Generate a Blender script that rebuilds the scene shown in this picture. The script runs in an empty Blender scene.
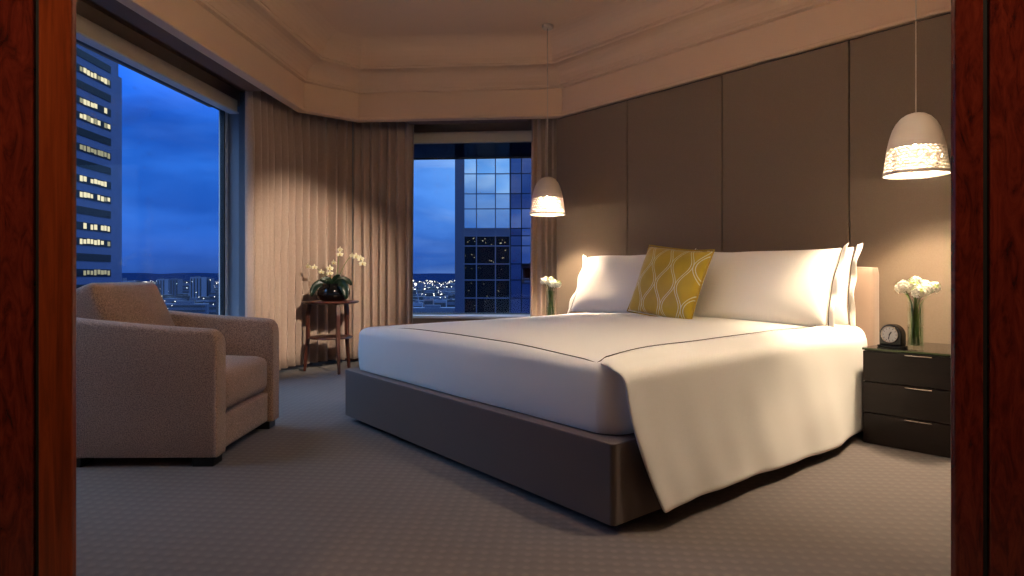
import bpy, bmesh, math, random
from mathutils import Vector, Matrix, noise

random.seed(7)
R2 = math.sqrt(2.0)
PI = math.pi
scene = bpy.context.scene
COL = scene.collection
TH = math.radians(4.7)
CT, ST = math.cos(TH), math.sin(TH)
CAMZ = 0.90


def cam2w(lat, d, z=0.0):          # metres right of / ahead of the camera -> building axes
    return Vector((lat * CT - d * ST, lat * ST + d * CT, z))


def W(s, t, z=0.0):                # along / towards the panelled wall -> building axes
    return Vector(((s + t) / R2, (t - s) / R2, z))


A45 = -PI / 4


def lin(c):
    c /= 255.0
    return c / 12.92 if c <= 0.04045 else ((c + 0.055) / 1.055) ** 2.4


def rgb(r, g, b):
    return (lin(r), lin(g), lin(b), 1.0)


# ------------------------------------------------------------------ materials
MATS = {}


def new_mat(name):
    m = bpy.data.materials.new(name)
    m.use_nodes = True
    nt = m.node_tree
    for n in list(nt.nodes):
        if n.type != 'OUTPUT_MATERIAL':
            nt.nodes.remove(n)
    MATS[name] = m
    return m, nt, nt.nodes, nt.links, [n for n in nt.nodes if n.type == 'OUTPUT_MATERIAL'][0]


def pbr(name, col, rough=0.6, metal=0.0, col2=None, scale=20.0, detail=4.0, bump=0.0, bscale=None,
        stretch=(1, 1, 1), coat=0.0, sheen=0.0, spec=0.5, ramp=(0.35, 0.65), dist=0.0):
    m, nt, N, L, out = new_mat(name)
    b = N.new('ShaderNodeBsdfPrincipled')
    L.new(b.outputs[0], out.inputs[0])
    b.inputs['Base Color'].default_value = col
    b.inputs['Roughness'].default_value = rough
    b.inputs['Metallic'].default_value = metal
    b.inputs['Coat Weight'].default_value = coat
    b.inputs['Sheen Weight'].default_value = sheen
    b.inputs['Specular IOR Level'].default_value = spec
    tc = N.new('ShaderNodeTexCoord')
    mp = N.new('ShaderNodeMapping')
    mp.inputs['Scale'].default_value = stretch
    L.new(tc.outputs['Object'], mp.inputs[0])
    if col2 is not None:
        nz = N.new('ShaderNodeTexNoise')
        nz.inputs['Scale'].default_value = scale
        nz.inputs['Detail'].default_value = detail
        nz.inputs['Distortion'].default_value = dist
        L.new(mp.outputs[0], nz.inputs['Vector'])
        rp = N.new('ShaderNodeValToRGB')
        rp.color_ramp.elements[0].position = ramp[0]
        rp.color_ramp.elements[1].position = ramp[1]
        rp.color_ramp.elements[0].color = col
        rp.color_ramp.elements[1].color = col2
        L.new(nz.outputs[0], rp.inputs[0])
        L.new(rp.outputs[0], b.inputs['Base Color'])
    if bump:
        nb = N.new('ShaderNodeTexNoise')
        nb.inputs['Scale'].default_value = bscale or scale
        nb.inputs['Detail'].default_value = 3.0
        L.new(mp.outputs[0], nb.inputs['Vector'])
        bp = N.new('ShaderNodeBump')
        bp.inputs['Strength'].default_value = bump
        bp.inputs['Distance'].default_value = 0.01
        L.new(nb.outputs[0], bp.inputs['Height'])
        L.new(bp.outputs[0], b.inputs['Normal'])
    return m


def emit(name, col, strength):
    m, nt, N, L, out = new_mat(name)
    e = N.new('ShaderNodeEmission')
    e.inputs[0].default_value = col
    e.inputs[1].default_value = strength
    L.new(e.outputs[0], out.inputs[0])
    return m


def clear_glass(name, tint=(1, 1, 1, 1), f0=0.04, boost=1.0):
    """thin clear sheet: see-through with a Schlick reflection on both faces"""
    m, nt, N, L, out = new_mat(name)
    ge = N.new('ShaderNodeNewGeometry')
    vm = N.new('ShaderNodeVectorMath'); vm.operation = 'DOT_PRODUCT'
    L.new(ge.outputs['Incoming'], vm.inputs[0]); L.new(ge.outputs['Normal'], vm.inputs[1])

    def mth(op, a, b=None):
        n = N.new('ShaderNodeMath'); n.operation = op
        for i, v in enumerate((a, b)):
            if v is None: continue
            if isinstance(v, (int, float)): n.inputs[i].default_value = v
            else: L.new(v, n.inputs[i])
        return n.outputs[0]
    c = mth('SUBTRACT', 1.0, mth('ABSOLUTE', vm.outputs['Value']))
    f = mth('ADD', f0, mth('MULTIPLY', mth('POWER', c, 5.0), 1.0 - f0))
    f = mth('MINIMUM', mth('MULTIPLY', f, boost), 1.0)
    tr = N.new('ShaderNodeBsdfTransparent'); tr.inputs[0].default_value = tint
    gl = N.new('ShaderNodeBsdfGlossy'); gl.inputs['Roughness'].default_value = 0.02
    mx = N.new('ShaderNodeMixShader')
    L.new(f, mx.inputs[0])
    L.new(tr.outputs[0], mx.inputs[1]); L.new(gl.outputs[0], mx.inputs[2])
    L.new(mx.outputs[0], out.inputs[0])
    return m


def wood(name, c1, c2, c3, sc=(6, 6, 0.7), rough=0.3, coat=0.3, dist=1.5, scale=5.0):
    m, nt, N, L, out = new_mat(name)
    b = N.new('ShaderNodeBsdfPrincipled'); L.new(b.outputs[0], out.inputs[0])
    b.inputs['Roughness'].default_value = rough
    b.inputs['Coat Weight'].default_value = coat
    b.inputs['Coat Roughness'].default_value = 0.15
    tc = N.new('ShaderNodeTexCoord'); mp = N.new('ShaderNodeMapping')
    mp.inputs['Scale'].default_value = sc
    L.new(tc.outputs['Object'], mp.inputs[0])
    nz = N.new('ShaderNodeTexNoise')
    nz.inputs['Scale'].default_value = scale; nz.inputs['Detail'].default_value = 8
    nz.inputs['Roughness'].default_value = 0.65; nz.inputs['Distortion'].default_value = dist
    L.new(mp.outputs[0], nz.inputs['Vector'])
    rp = N.new('ShaderNodeValToRGB')
    e = rp.color_ramp.elements
    e[0].position = 0.32; e[0].color = c1
    e[1].position = 0.72; e[1].color = c3
    k = e.new(0.5); k.color = c2
    L.new(nz.outputs[0], rp.inputs[0]); L.new(rp.outputs[0], b.inputs['Base Color'])
    return m


def math_node(N, L, op, a, b=None):
    n = N.new('ShaderNodeMath'); n.operation = op
    for i, v in enumerate((a, b)):
        if v is None:
            continue
        if isinstance(v, (int, float)):
            n.inputs[i].default_value = v
        else:
            L.new(v, n.inputs[i])
    return n.outputs[0]


def carpet_mat():
    m, nt, N, L, out = new_mat('carpet')
    b = N.new('ShaderNodeBsdfPrincipled'); L.new(b.outputs[0], out.inputs[0])
    b.inputs['Roughness'].default_value = 0.85
    b.inputs['Sheen Weight'].default_value = 0.25
    b.inputs['Specular IOR Level'].default_value = 0.2
    tc = N.new('ShaderNodeTexCoord'); mp = N.new('ShaderNodeMapping')
    mp.inputs['Rotation'].default_value = (0, 0, PI / 4)
    L.new(tc.outputs['Object'], mp.inputs[0])
    sp = N.new('ShaderNodeSeparateXYZ'); L.new(mp.outputs[0], sp.inputs[0])
    P = 2 * PI / 0.066
    sx = math_node(N, L, 'SINE', math_node(N, L, 'MULTIPLY', sp.outputs[0], P))
    sy = math_node(N, L, 'SINE', math_node(N, L, 'MULTIPLY', sp.outputs[1], P))
    pr = math_node(N, L, 'MULTIPLY', sx, sy)
    nz = N.new('ShaderNodeTexNoise'); nz.inputs['Scale'].default_value = 260; nz.inputs['Detail'].default_value = 2
    L.new(tc.outputs['Object'], nz.inputs['Vector'])
    n2 = N.new('ShaderNodeTexNoise'); n2.inputs['Scale'].default_value = 2.2; n2.inputs['Detail'].default_value = 3
    L.new(tc.outputs['Object'], n2.inputs['Vector'])
    h = math_node(N, L, 'ADD', pr, math_node(N, L, 'MULTIPLY', nz.outputs[0], 0.5))
    rp = N.new('ShaderNodeValToRGB')
    e = rp.color_ramp.elements
    e[0].position = 0.55; e[0].color = rgb(100, 91, 89)
    e[1].position = 0.95; e[1].color = rgb(112, 102, 98)
    L.new(h, rp.inputs[0])
    mx = N.new('ShaderNodeMixRGB'); mx.blend_type = 'MULTIPLY'
    mx.inputs[0].default_value = 0.25
    L.new(rp.outputs[0], mx.inputs[1]); L.new(n2.outputs[0], mx.inputs[2])
    L.new(mx.outputs[0], b.inputs['Base Color'])
    bp = N.new('ShaderNodeBump'); bp.inputs['Strength'].default_value = 0.2; bp.inputs['Distance'].default_value = 0.003
    L.new(h, bp.inputs['Height']); L.new(bp.outputs[0], b.inputs['Normal'])
    return m


def ogee_mat():
    """golden satin woven with pairs of silver ogee lines, object x/z axes"""
    m, nt, N, L, out = new_mat('ogee_satin')
    b = N.new('ShaderNodeBsdfPrincipled'); L.new(b.outputs[0], out.inputs[0])
    b.inputs['Roughness'].default_value = 0.42
    b.inputs['Sheen Weight'].default_value = 0.3
    tc = N.new('ShaderNodeTexCoord')
    sp = N.new('ShaderNodeSeparateXYZ'); L.new(tc.outputs['Object'], sp.inputs[0])
    x = math_node(N, L, 'DIVIDE', sp.outputs[0], 0.082)
    sn = math_node(N, L, 'SINE', math_node(N, L, 'MULTIPLY', sp.outputs[2], 2 * PI / 0.29))
    sn = math_node(N, L, 'MULTIPLY', sn, 0.40)

    def family(v):
        f = math_node(N, L, 'FRACT', math_node(N, L, 'MULTIPLY', v, 0.5))
        d = math_node(N, L, 'ABSOLUTE', math_node(N, L, 'SUBTRACT', f, 0.5))
        d = math_node(N, L, 'ABSOLUTE', math_node(N, L, 'SUBTRACT', d, 0.05))
        return math_node(N, L, 'LESS_THAN', d, 0.017)
    a = family(math_node(N, L, 'ADD', math_node(N, L, 'SUBTRACT', x, sn), 101.0))
    c = family(math_node(N, L, 'ADD', math_node(N, L, 'ADD', x, sn), 100.0))
    ln = math_node(N, L, 'MAXIMUM', a, c)
    nz = N.new('ShaderNodeTexNoise'); nz.inputs['Scale'].default_value = 9; L.new(tc.outputs['Object'], nz.inputs['Vector'])
    rp = N.new('ShaderNodeValToRGB')
    rp.color_ramp.elements[0].color = rgb(158, 132, 22); rp.color_ramp.elements[1].color = rgb(192, 166, 40)
    L.new(nz.outputs[0], rp.inputs[0])
    mx = N.new('ShaderNodeMixRGB'); L.new(ln, mx.inputs[0])
    L.new(rp.outputs[0], mx.inputs[1]); mx.inputs[2].default_value = rgb(205, 206, 185)
    L.new(mx.outputs[0], b.inputs['Base Color'])
    return m


M_WHITE = pbr('white_linen', rgb(240, 238, 233), 0.75, bump=0.06, bscale=350, sheen=0.2)
M_PILLOW = pbr('pillow_cotton', rgb(236, 232, 226), 0.75, bump=0.05, bscale=350, sheen=0.2)
M_PIPE = pbr('dark_piping', rgb(70, 58, 48), 0.8)
M_BASE = pbr('bed_upholstery', rgb(92, 77, 70), 0.6, bump=0.08, bscale=300, sheen=0.2)
M_HEAD = pbr('headboard_fabric', rgb(150, 126, 110), 0.75, bump=0.08, bscale=300, sheen=0.2)
M_PANEL = pbr('wall_fabric', rgb(114, 98, 82), 0.8, col2=rgb(120, 104, 88), scale=160, bump=0.05, bscale=400, sheen=0.15)
M_PLASTER = pbr('ceiling_paint', rgb(220, 189, 160), 0.75)
M_DARKTRIM = pbr('dark_trim', rgb(104, 76, 56), 0.6)
M_HEADTRIM = pbr('window_head_paint', rgb(150, 130, 112), 0.6)
M_BLINDBOX = pbr('blind_box_metal', rgb(226, 206, 178), 0.45)
M_BLIND = clear_glass('blind_mesh_fabric', (0.13, 0.13, 0.15, 1), 0.01, 0.3)
M_REVEAL = pbr('window_reveal_metal', rgb(150, 156, 168), 0.42)
M_FRAME = pbr('window_frame_metal', rgb(220, 222, 226), 0.3)
M_GASKET = pbr('black_gasket', rgb(18, 18, 20), 0.5)
M_WALL = pbr('wall_paint', rgb(150, 128, 108), 0.8)
M_CARPET = carpet_mat()
M_CURTAIN = pbr('curtain_linen', rgb(180, 157, 142), 0.85, col2=rgb(188, 165, 150), scale=160, stretch=(1, 1, 0.3), bump=0.05, bscale=260, sheen=0.2)
M_CHAIR = pbr('chair_boucle', rgb(116, 93, 80), 0.9, col2=rgb(198, 165, 147), scale=230, detail=2, bump=0.5, bscale=230, sheen=0.25, ramp=(0.34, 0.68))
M_BLACKWOOD = pbr('black_wood', rgb(20, 16, 15), 0.4)
M_TABLE = wood('dark_red_wood', rgb(48, 22, 16), rgb(78, 38, 26), rgb(104, 54, 38), rough=0.35)
M_STILE = wood('mahogany_stile', rgb(92, 36, 14), rgb(128, 52, 20), rgb(150, 68, 30), sc=(9, 9, 0.5), rough=0.28)
M_BURL = wood('mahogany_burl', rgb(60, 18, 12), rgb(98, 32, 20), rgb(120, 44, 28), sc=(5, 5, 1.4), rough=0.25, dist=2.2, scale=6.0)
M_ESPRESSO = pbr('espresso_lacquer', rgb(26, 19, 18), 0.3, spec=0.3, col2=rgb(30, 22, 20), scale=4, stretch=(1, 1, 8))
M_GROOVE = pbr('groove_black', rgb(8, 6, 6), 0.7)
M_CHROME = pbr('satin_nickel', rgb(205, 195, 185), 0.25, metal=1.0)
M_GLASSTOP = pbr('smoked_glass_top', rgb(34, 33, 30), 0.06)
M_GLASSEDGE = pbr('green_glass_edge', rgb(58, 72, 44), 0.2)
M_SHADE = pbr('shade_porcelain', rgb(214, 200, 186), 0.5)
M_CORD = pbr('cord_white', rgb(198, 184, 168), 0.5)
M_BULB = emit('bulb_glow', (1.0, 0.78, 0.52, 1), 3900.0)
M_LENS = emit('downlight_lens', (1.0, 0.74, 0.48, 1), 12.0)
M_VASE = clear_glass('vase_glass', (0.93, 0.97, 0.93, 1), 0.04, 0.9)
M_WATER = clear_glass('vase_water', (0.86, 0.94, 0.84, 1), 0.02, 1.0)
M_PANE = clear_glass('window_glass', (0.97, 0.985, 1.0, 1), 0.025, 0.6)
M_PETAL = pbr('white_petal', rgb(244, 242, 226), 0.6)
M_GREENPETAL = pbr('green_bud', rgb(176, 196, 96), 0.6)
M_STEM = pbr('stem_green', rgb(86, 112, 44), 0.5)
M_LEAF = pbr('orchid_leaf', rgb(18, 36, 20), 0.35)
M_ORCHID = pbr('orchid_petal', rgb(238, 230, 196), 0.6)
M_ORCHIDC = pbr('orchid_lip', rgb(206, 178, 70), 0.6)
M_BOWL = pbr('black_glaze', rgb(10, 10, 11), 0.08, coat=0.6)
M_SOIL = pbr('moss', rgb(52, 60, 34), 0.95, col2=rgb(30, 28, 20), scale=60)
M_CLOCK = pbr('clock_black', rgb(8, 8, 8), 0.25, spec=0.3)
M_DIAL = pbr('clock_dial', rgb(206, 204, 198), 0.5)
M_OGEE = ogee_mat()
M_GOLDTRIM = pbr('gold_piping', rgb(176, 148, 34), 0.4)
M_TOWER = pbr('tower_concrete', rgb(34, 46, 84), 0.7, col2=rgb(40, 52, 92), scale=0.3)
M_TOWERDARK = pbr('tower_dark_glass', rgb(7, 10, 20), 0.3, spec=0.1)
M_LIT = emit('office_light', (1.0, 0.88, 0.55, 1), 0.55)
M_LITDIM = emit('office_light_dim', (0.9, 0.85, 0.55, 1), 0.22)
M_MULL = pbr('mullion_metal', rgb(38, 46, 72), 0.5)
M_MIRROR = pbr('coated_glass', (0.74, 0.82, 0.88, 1), 0.02, metal=1.0)
M_MIRROR2 = pbr('violet_coated_glass', (0.12, 0.13, 0.24, 1), 0.02, metal=1.0)
M_MIRROR3 = pbr('rose_reflection_glass', (0.36, 0.33, 0.46, 1), 0.02, metal=1.0)  # pinkish reflection put into the tint of these panes
M_SPAN = pbr('spandrel', rgb(28, 36, 64), 0.35)
M_DKGLASS = pbr('dark_tower_glass', rgb(6, 8, 14), 0.0, spec=0.12)
M_CITYPALE = pbr('pale_render', rgb(70, 80, 106), 0.8)  # distance haze put into the city colours as a blue cast
M_CITYMID = pbr('grey_render', rgb(44, 54, 80), 0.8)
M_CITYDARK = pbr('dark_render', rgb(18, 24, 42), 0.8)
M_CITYROSE = pbr('rose_render', rgb(80, 70, 84), 0.8)
M_GROUND = pbr('city_ground', rgb(9, 15, 28), 0.95, col2=rgb(22, 32, 52), scale=0.012, detail=8)
M_HILL = pbr('hill_forest', rgb(14, 27, 54), 1.0, spec=0.0)  # bluish dusk haze put into the hill colour
M_DOT = emit('street_light', (1.0, 0.88, 0.68, 1), 4.0)


# ------------------------------------------------------------------ mesh helpers
def tag(o, label=None, cat=None, group=None, kind=None):
    if label: o['label'] = label
    if cat: o['category'] = cat
    if group: o['group'] = group
    if kind: o['kind'] = kind
    return o


def empty(name, loc, rz=0.0):
    o = bpy.data.objects.new(name, None)
    o.empty_display_size = 0.1
    o.location = loc
    o.rotation_euler = (0, 0, rz)
    COL.objects.link(o)
    return o


def build(name, bm, mat, parent=None, loc=None, rot=None, smooth=False, kind=None, bevel=0.0, subsurf=0, solid=0.0, angle=None):
    me = bpy.data.meshes.new(name)
    bmesh.ops.recalc_face_normals(bm, faces=bm.faces)
    bm.to_mesh(me); bm.free()
    mats = mat if isinstance(mat, (list, tuple)) else [mat]
    for m in mats:
        me.materials.append(m)
    o = bpy.data.objects.new(name, me)
    COL.objects.link(o)
    if parent is not None: o.parent = parent
    if loc is not None: o.location = loc
    if rot is not None: o.rotation_euler = rot
    if smooth:
        for p in me.polygons: p.use_smooth = True
    if solid:
        md = o.modifiers.new('solid', 'SOLIDIFY'); md.thickness = solid; md.offset = 0
    if bevel:
        md = o.modifiers.new('bevel', 'BEVEL'); md.width = bevel; md.segments = 3; md.limit_method = 'ANGLE'
    if subsurf:
        md = o.modifiers.new('sub', 'SUBSURF'); md.levels = subsurf; md.render_levels = subsurf
    if kind: o['kind'] = kind
    return o


def box(bm, x0, x1, y0, y1, z0, z1, mi=0):
    v = [bm.verts.new((x, y, z)) for z in (z0, z1) for (x, y) in ((x0, y0), (x1, y0), (x1, y1), (x0, y1))]
    for f in ((3, 2, 1, 0), (4, 5, 6, 7), (0, 1, 5, 4), (1, 2, 6, 5), (2, 3, 7, 6), (3, 0, 4, 7)):
        bm.faces.new([v[i] for i in f]).material_index = mi
    return v


def bxo(name, dims, mat, parent=None, **k):
    bm = bmesh.new(); box(bm, *dims)
    return build(name, bm, mat, parent, **k)


def prism(bm, pts, z0, z1, mi=0):
    lo = [bm.verts.new((p[0], p[1], z0)) for p in pts]
    hi = [bm.verts.new((p[0], p[1], z1)) for p in pts]
    n = len(pts)
    bm.faces.new(list(reversed(lo))).material_index = mi
    bm.faces.new(hi).material_index = mi
    for i in range(n):
        bm.faces.new((lo[i], lo[(i + 1) % n], hi[(i + 1) % n], hi[i])).material_index = mi


def lathe(bm, prof, n=32, cap0=False, cap1=False, c=(0, 0, 0), mi=0):
    rings = []
    for r, z in prof:
        rings.append([bm.verts.new((c[0] + r * math.cos(2 * PI * i / n), c[1] + r * math.sin(2 * PI * i / n), c[2] + z)) for i in range(n)])
    for a, b in zip(rings, rings[1:]):
        for i in range(n):
            bm.faces.new((a[i], a[(i + 1) % n], b[(i + 1) % n], b[i])).material_index = mi
    if cap0: bm.faces.new(list(reversed(rings[0]))).material_index = mi
    if cap1: bm.faces.new(rings[-1]).material_index = mi
    return rings


def tube(bm, pts, r, n=8, r1=None, closed=False):
    pts = [Vector(p) for p in pts]
    m = len(pts)
    rings = []
    up = Vector((0, 0, 1))
    for i, p in enumerate(pts):
        a = pts[(i - 1) % m] if closed else pts[max(0, i - 1)]
        b = pts[(i + 1) % m] if closed else pts[min(m - 1, i + 1)]
        t = (b - a).normalized()
        u = up if abs(t.dot(up)) < 0.95 else Vector((1, 0, 0))
        x = t.cross(u).normalized(); y = t.cross(x).normalized()
        rr = r if r1 is None else r + (r1 - r) * i / (m - 1)
        rings.append([bm.verts.new(p + x * rr * math.cos(2 * PI * k / n) + y * rr * math.sin(2 * PI * k / n)) for k in range(n)])
    seq = list(zip(rings, rings[1:])) + ([(rings[-1], rings[0])] if closed else [])
    for a, b in seq:
        for k in range(n):
            bm.faces.new((a[k], a[(k + 1) % n], b[(k + 1) % n], b[k]))
    if not closed:
        bm.faces.new(list(reversed(rings[0]))); bm.faces.new(rings[-1])


def grid(bm, P, mi=0, close_u=False):
    rows = [[bm.verts.new(p) for p in row] for row in P]
    for a, b in zip(rows, rows[1:]):
        n = len(a)
        for i in range(n if close_u else n - 1):
            bm.faces.new((a[i], a[(i + 1) % n], b[(i + 1) % n], b[i])).material_index = mi
    return rows


def rbox(bm, hx, hy, hz, r, c=(0, 0, 0), n=10, bulge=(0, 0, 0), fn=None):
    """soft box: half sizes, edge radius, outward bulge of each face pair"""
    def pt(p):
        v = Vector((p[0] * hx, p[1] * hy, p[2] * hz))
        q = Vector((max(-hx + r, min(hx - r, v.x)), max(-hy + r, min(hy - r, v.y)), max(-hz + r, min(hz - r, v.z))))
        d = v - q
        if d.length > 1e-9:
            v = q + d.normalized() * r
        a, b_, c_ = (math.cos(p[i] * PI / 2) for i in range(3))
        v.x += p[0] * bulge[0] * b_ * c_
        v.y += p[1] * bulge[1] * a * c_
        v.z += p[2] * bulge[2] * a * b_
        if fn: v = fn(v)
        return v + Vector(c)
    cache = {}

    def vert(p):
        k = tuple(round(x, 5) for x in p)
        if k not in cache: cache[k] = bm.verts.new(pt(p))
        return cache[k]

    def sp(i):        # denser sampling near the edges
        u = -1 + 2 * i / n
        return math.copysign(1 - (1 - abs(u)) ** 1.6, u)
    for ax in range(3):
        for sgn in (-1, 1):
            for i in range(n):
                for j in range(n):
                    q = []
                    for (a, b) in ((i, j), (i + 1, j), (i + 1, j + 1), (i, j + 1)):
                        p = [0, 0, 0]; p[ax] = sgn; p[(ax + 1) % 3] = sp(a); p[(ax + 2) % 3] = sp(b)
                        q.append(vert(p))
                    bm.faces.new(q)


def copy_tree(o, parent=None):
    c = o.copy(); COL.objects.link(c)
    if parent is not None: c.parent = parent
    for ch in list(o.children):
        copy_tree(ch, c)
    return c


# ------------------------------------------------------------------ camera, view
cam = bpy.data.cameras.new('camera')
cam.sensor_width = 36.0
cam.lens = 634.0 / 1024.0 * 36.0
cam.shift_y = -11.0 / 1024.0
cam.clip_start = 0.05; cam.clip_end = 30000
co = bpy.data.objects.new('camera', cam)
co.location = (0, 0, CAMZ)
co.rotation_euler = (PI / 2, 0, TH)
COL.objects.link(co)
scene.camera = co
vs = scene.view_settings
vs.view_transform = 'Standard'; vs.look = 'None'; vs.gamma = 1.0; vs.use_curve_mapping = False
vs.exposure = 0.85
scene.cycles.use_denoising = True
scene.cycles.max_bounces = 10
scene.cycles.diffuse_bounces = 6
scene.cycles.transparent_max_bounces = 24
scene.cycles.caustics_reflective = False
scene.cycles.caustics_refractive = False
scene.cycles.sample_clamp_indirect = 6.0

# ------------------------------------------------------------------ dusk sky
world = bpy.data.worlds.new('dusk_sky'); scene.world = world
world.use_nodes = True
nt = world.node_tree; N = nt.nodes; L = nt.links
N.clear()
wo = N.new('ShaderNodeOutputWorld'); bg = N.new('ShaderNodeBackground'); L.new(bg.outputs[0], wo.inputs[0])
tc = N.new('ShaderNodeTexCoord')
sp = N.new('ShaderNodeSeparateXYZ'); L.new(tc.outputs['Generated'], sp.inputs[0])
rp = N.new('ShaderNodeValToRGB'); e = rp.color_ramp.elements
e[0].position = 0.0; e[0].color = rgb(42, 80, 156)
e[1].position = 1.0; e[1].color = rgb(170, 196, 222)
for p, c in ((0.04, rgb(42, 92, 186)), (0.13, rgb(46, 112, 214)), (0.25, rgb(32, 92, 196)), (0.30, rgb(30, 88, 186)), (0.45, rgb(140, 178, 214))):
    k = e.new(p); k.color = c
L.new(sp.outputs[2], rp.inputs[0])
mp = N.new('ShaderNodeMapping'); mp.inputs['Scale'].default_value = (2.4, 2.4, 8.0)
L.new(tc.outputs['Generated'], mp.inputs[0])
nz = N.new('ShaderNodeTexNoise'); nz.inputs['Scale'].default_value = 1.7; nz.inputs['Detail'].default_value = 5
nz.inputs['Distortion'].default_value = 0.6
L.new(mp.outputs[0], nz.inputs['Vector'])
cr = N.new('ShaderNodeValToRGB'); ce = cr.color_ramp.elements
ce[0].position = 0.44; ce[0].color = (0, 0, 0, 1); ce[1].position = 0.70; ce[1].color = (1, 1, 1, 1)
L.new(nz.outputs[0], cr.inputs[0])


def ranged(src, a, b, c, d):
    n = N.new('ShaderNodeMapRange')
    for i, v in enumerate((a, b, c, d)): n.inputs[i + 1].default_value = v
    L.new(src, n.inputs[0])
    return n.outputs[0]


# brighter sky towards +X, brightest behind the hotel (-Y) where the sun went down
azx = ranged(sp.outputs[0], -0.36, -0.06, 0.0, 0.85)
azy = ranged(sp.outputs[1], 0.0, -0.8, 0.0, 0.8)
az = math_node(N, L, 'MAXIMUM', azx, azy)
az = math_node(N, L, 'MULTIPLY', az, ranged(sp.outputs[2], 0.0, 0.16, 0.15, 1.0))
m1 = N.new('ShaderNodeMixRGB'); L.new(az, m1.inputs[0]); L.new(rp.outputs[0], m1.inputs[1]); m1.inputs[2].default_value = rgb(112, 170, 234)
lp = math_node(N, L, 'ADD', 0.05, math_node(N, L, 'MULTIPLY', az, 1.0))
cl = math_node(N, L, 'MULTIPLY', cr.outputs[0], lp)
m2 = N.new('ShaderNodeMixRGB'); L.new(cl, m2.inputs[0]); L.new(m1.outputs[0], m2.inputs[1]); m2.inputs[2].default_value = rgb(186, 212, 240)
# slow darker banks of cloud
n3 = N.new('ShaderNodeTexNoise'); n3.inputs['Scale'].default_value = 2.3; n3.inputs['Detail'].default_value = 4
L.new(mp.outputs[0], n3.inputs['Vector'])
m3 = N.new('ShaderNodeMixRGB'); m3.blend_type = 'MULTIPLY'; m3.inputs[0].default_value = 1.0
c3 = N.new('ShaderNodeValToRGB'); c3.color_ramp.elements[0].position = 0.36; c3.color_ramp.elements[1].position = 0.62
c3.color_ramp.elements[0].color = (0.52, 0.60, 0.70, 1); c3.color_ramp.elements[1].color = (1, 1, 1, 1)
L.new(n3.outputs[0], c3.inputs[0]); L.new(m2.outputs[0], m3.inputs[1]); L.new(c3.outputs[0], m3.inputs[2])
L.new(m3.outputs[0], bg.inputs[0])
# sky above the band seen through the windows, boosted as fill light indoors
L.new(ranged(sp.outputs[2], 0.21, 0.50, 0.70, 3.4), bg.inputs[1])

# ------------------------------------------------------------------ room shell
TW = 4.27                     # distance to the panelled wall
SOF, CEIL = 2.426, 3.09
XG, YG = -3.10, 7.00          # planes of the two windows
XE = 3.23
FL = cam2w(-3.9, 1.25); FR = cam2w(3.5, 1.25)
bxo('floor', (-4.2, 5.0, -2.6, 7.4, -0.25, 0.0), M_CARPET, kind='structure')

# ceiling with stepped coffer
Apt, Bpt, Cpt = Vector((-2.391, 5.66)), Vector((-2.0, 6.05)), Vector((-0.02, 6.05))
Ept = Vector((XE, 6.039 - XE))
poly = [Vector((-2.391, 0.0)), Apt, Bpt, Cpt, Ept, Vector((XE, 0.0))]
# close along the doorway wall, inner face at d = 1.34
dn = Vector((-ST, CT)); dr = Vector((CT, ST))


def on_door(x, d=1.36):       # y on the doorway wall plane
    return (d - x * dn.x) / dn.y


poly[0].y = on_door(poly[0].x); poly[-1].y = on_door(poly[-1].x)


def offset_poly(pts, o):
    n = len(pts); lines = []
    for i in range(n):
        a, b = pts[i], pts[(i + 1) % n]
        d = (b - a).normalized(); nrm = Vector((d.y, -d.x))      # clockwise path: inside on the right
        lines.append((a + nrm * o, d))
    res = []
    for i in range(n):
        (p, d), (q, e_) = lines[i - 1], lines[i]
        den = d.x * e_.y - d.y * e_.x
        k = ((q.x - p.x) * e_.y - (q.y - p.y) * e_.x) / den
        res.append(p + d * k)
    return res


prof = [(-0.07, 2.60), (-0.07, SOF), (0.012, SOF), (0.018, SOF + 0.008), (0.018, SOF + 0.022), (0.0, SOF + 0.03),
        (0.0, 2.69), (0.015, 2.694), (0.03, 2.70), (0.033, 2.715)]
for i in range(7):
    a = i / 6 * PI / 2
    prof.append((0.04 + 0.13 * (1 - math.cos(a)), 2.72 + 0.14 * math.sin(a)))
prof += [(0.195, 2.862), (0.205, 2.872), (0.205, 2.885)]
for i in range(9):
    a = i / 8 * PI / 2
    prof.append((0.215 + 0.20 * (1 - math.cos(a)), 2.89 + 0.20 * math.sin(a)))
bm = bmesh.new()
rings = []
for o, z in prof:
    rings.append([bm.verts.new((p.x, p.y, z)) for p in offset_poly(poly, o)])
for a, b in zip(rings, rings[1:]):
    for i in range(6):
        bm.faces.new((a[i], a[(i + 1) % 6], b[(i + 1) % 6], b[i]))
bm.faces.new(rings[-1])
ceil = build('ceiling', bm, M_PLASTER, kind='structure')
# upper deck closing the pockets over the windows
bxo('ceiling', (-3.4, 5.0, 0.2, 7.4, 3.14, 3.2), M_PLASTER, kind='structure')
pk = bmesh.new()
box(pk, -3.3, -2.40, 1.0, 7.3, 2.60, 2.64)
box(pk, -2.45, 0.6, 6.07, 7.3, 2.60, 2.64)
build('trim_pocket', pk, M_DARKTRIM, kind='structure')
# dark soffit strips over the windows only (the curtains rise into the pocket)
so = bmesh.new(); box(so, -2.60, -2.462, 1.2, 5.02, SOF, 2.60)
build('trim_soffit_left', so, M_DARKTRIM, kind='structure')
so = bmesh.new(); box(so, -1.55, -0.36, 6.125, 6.24, SOF, 2.60)
build('trim_soffit_back', so, M_DARKTRIM, kind='structure')

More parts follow.
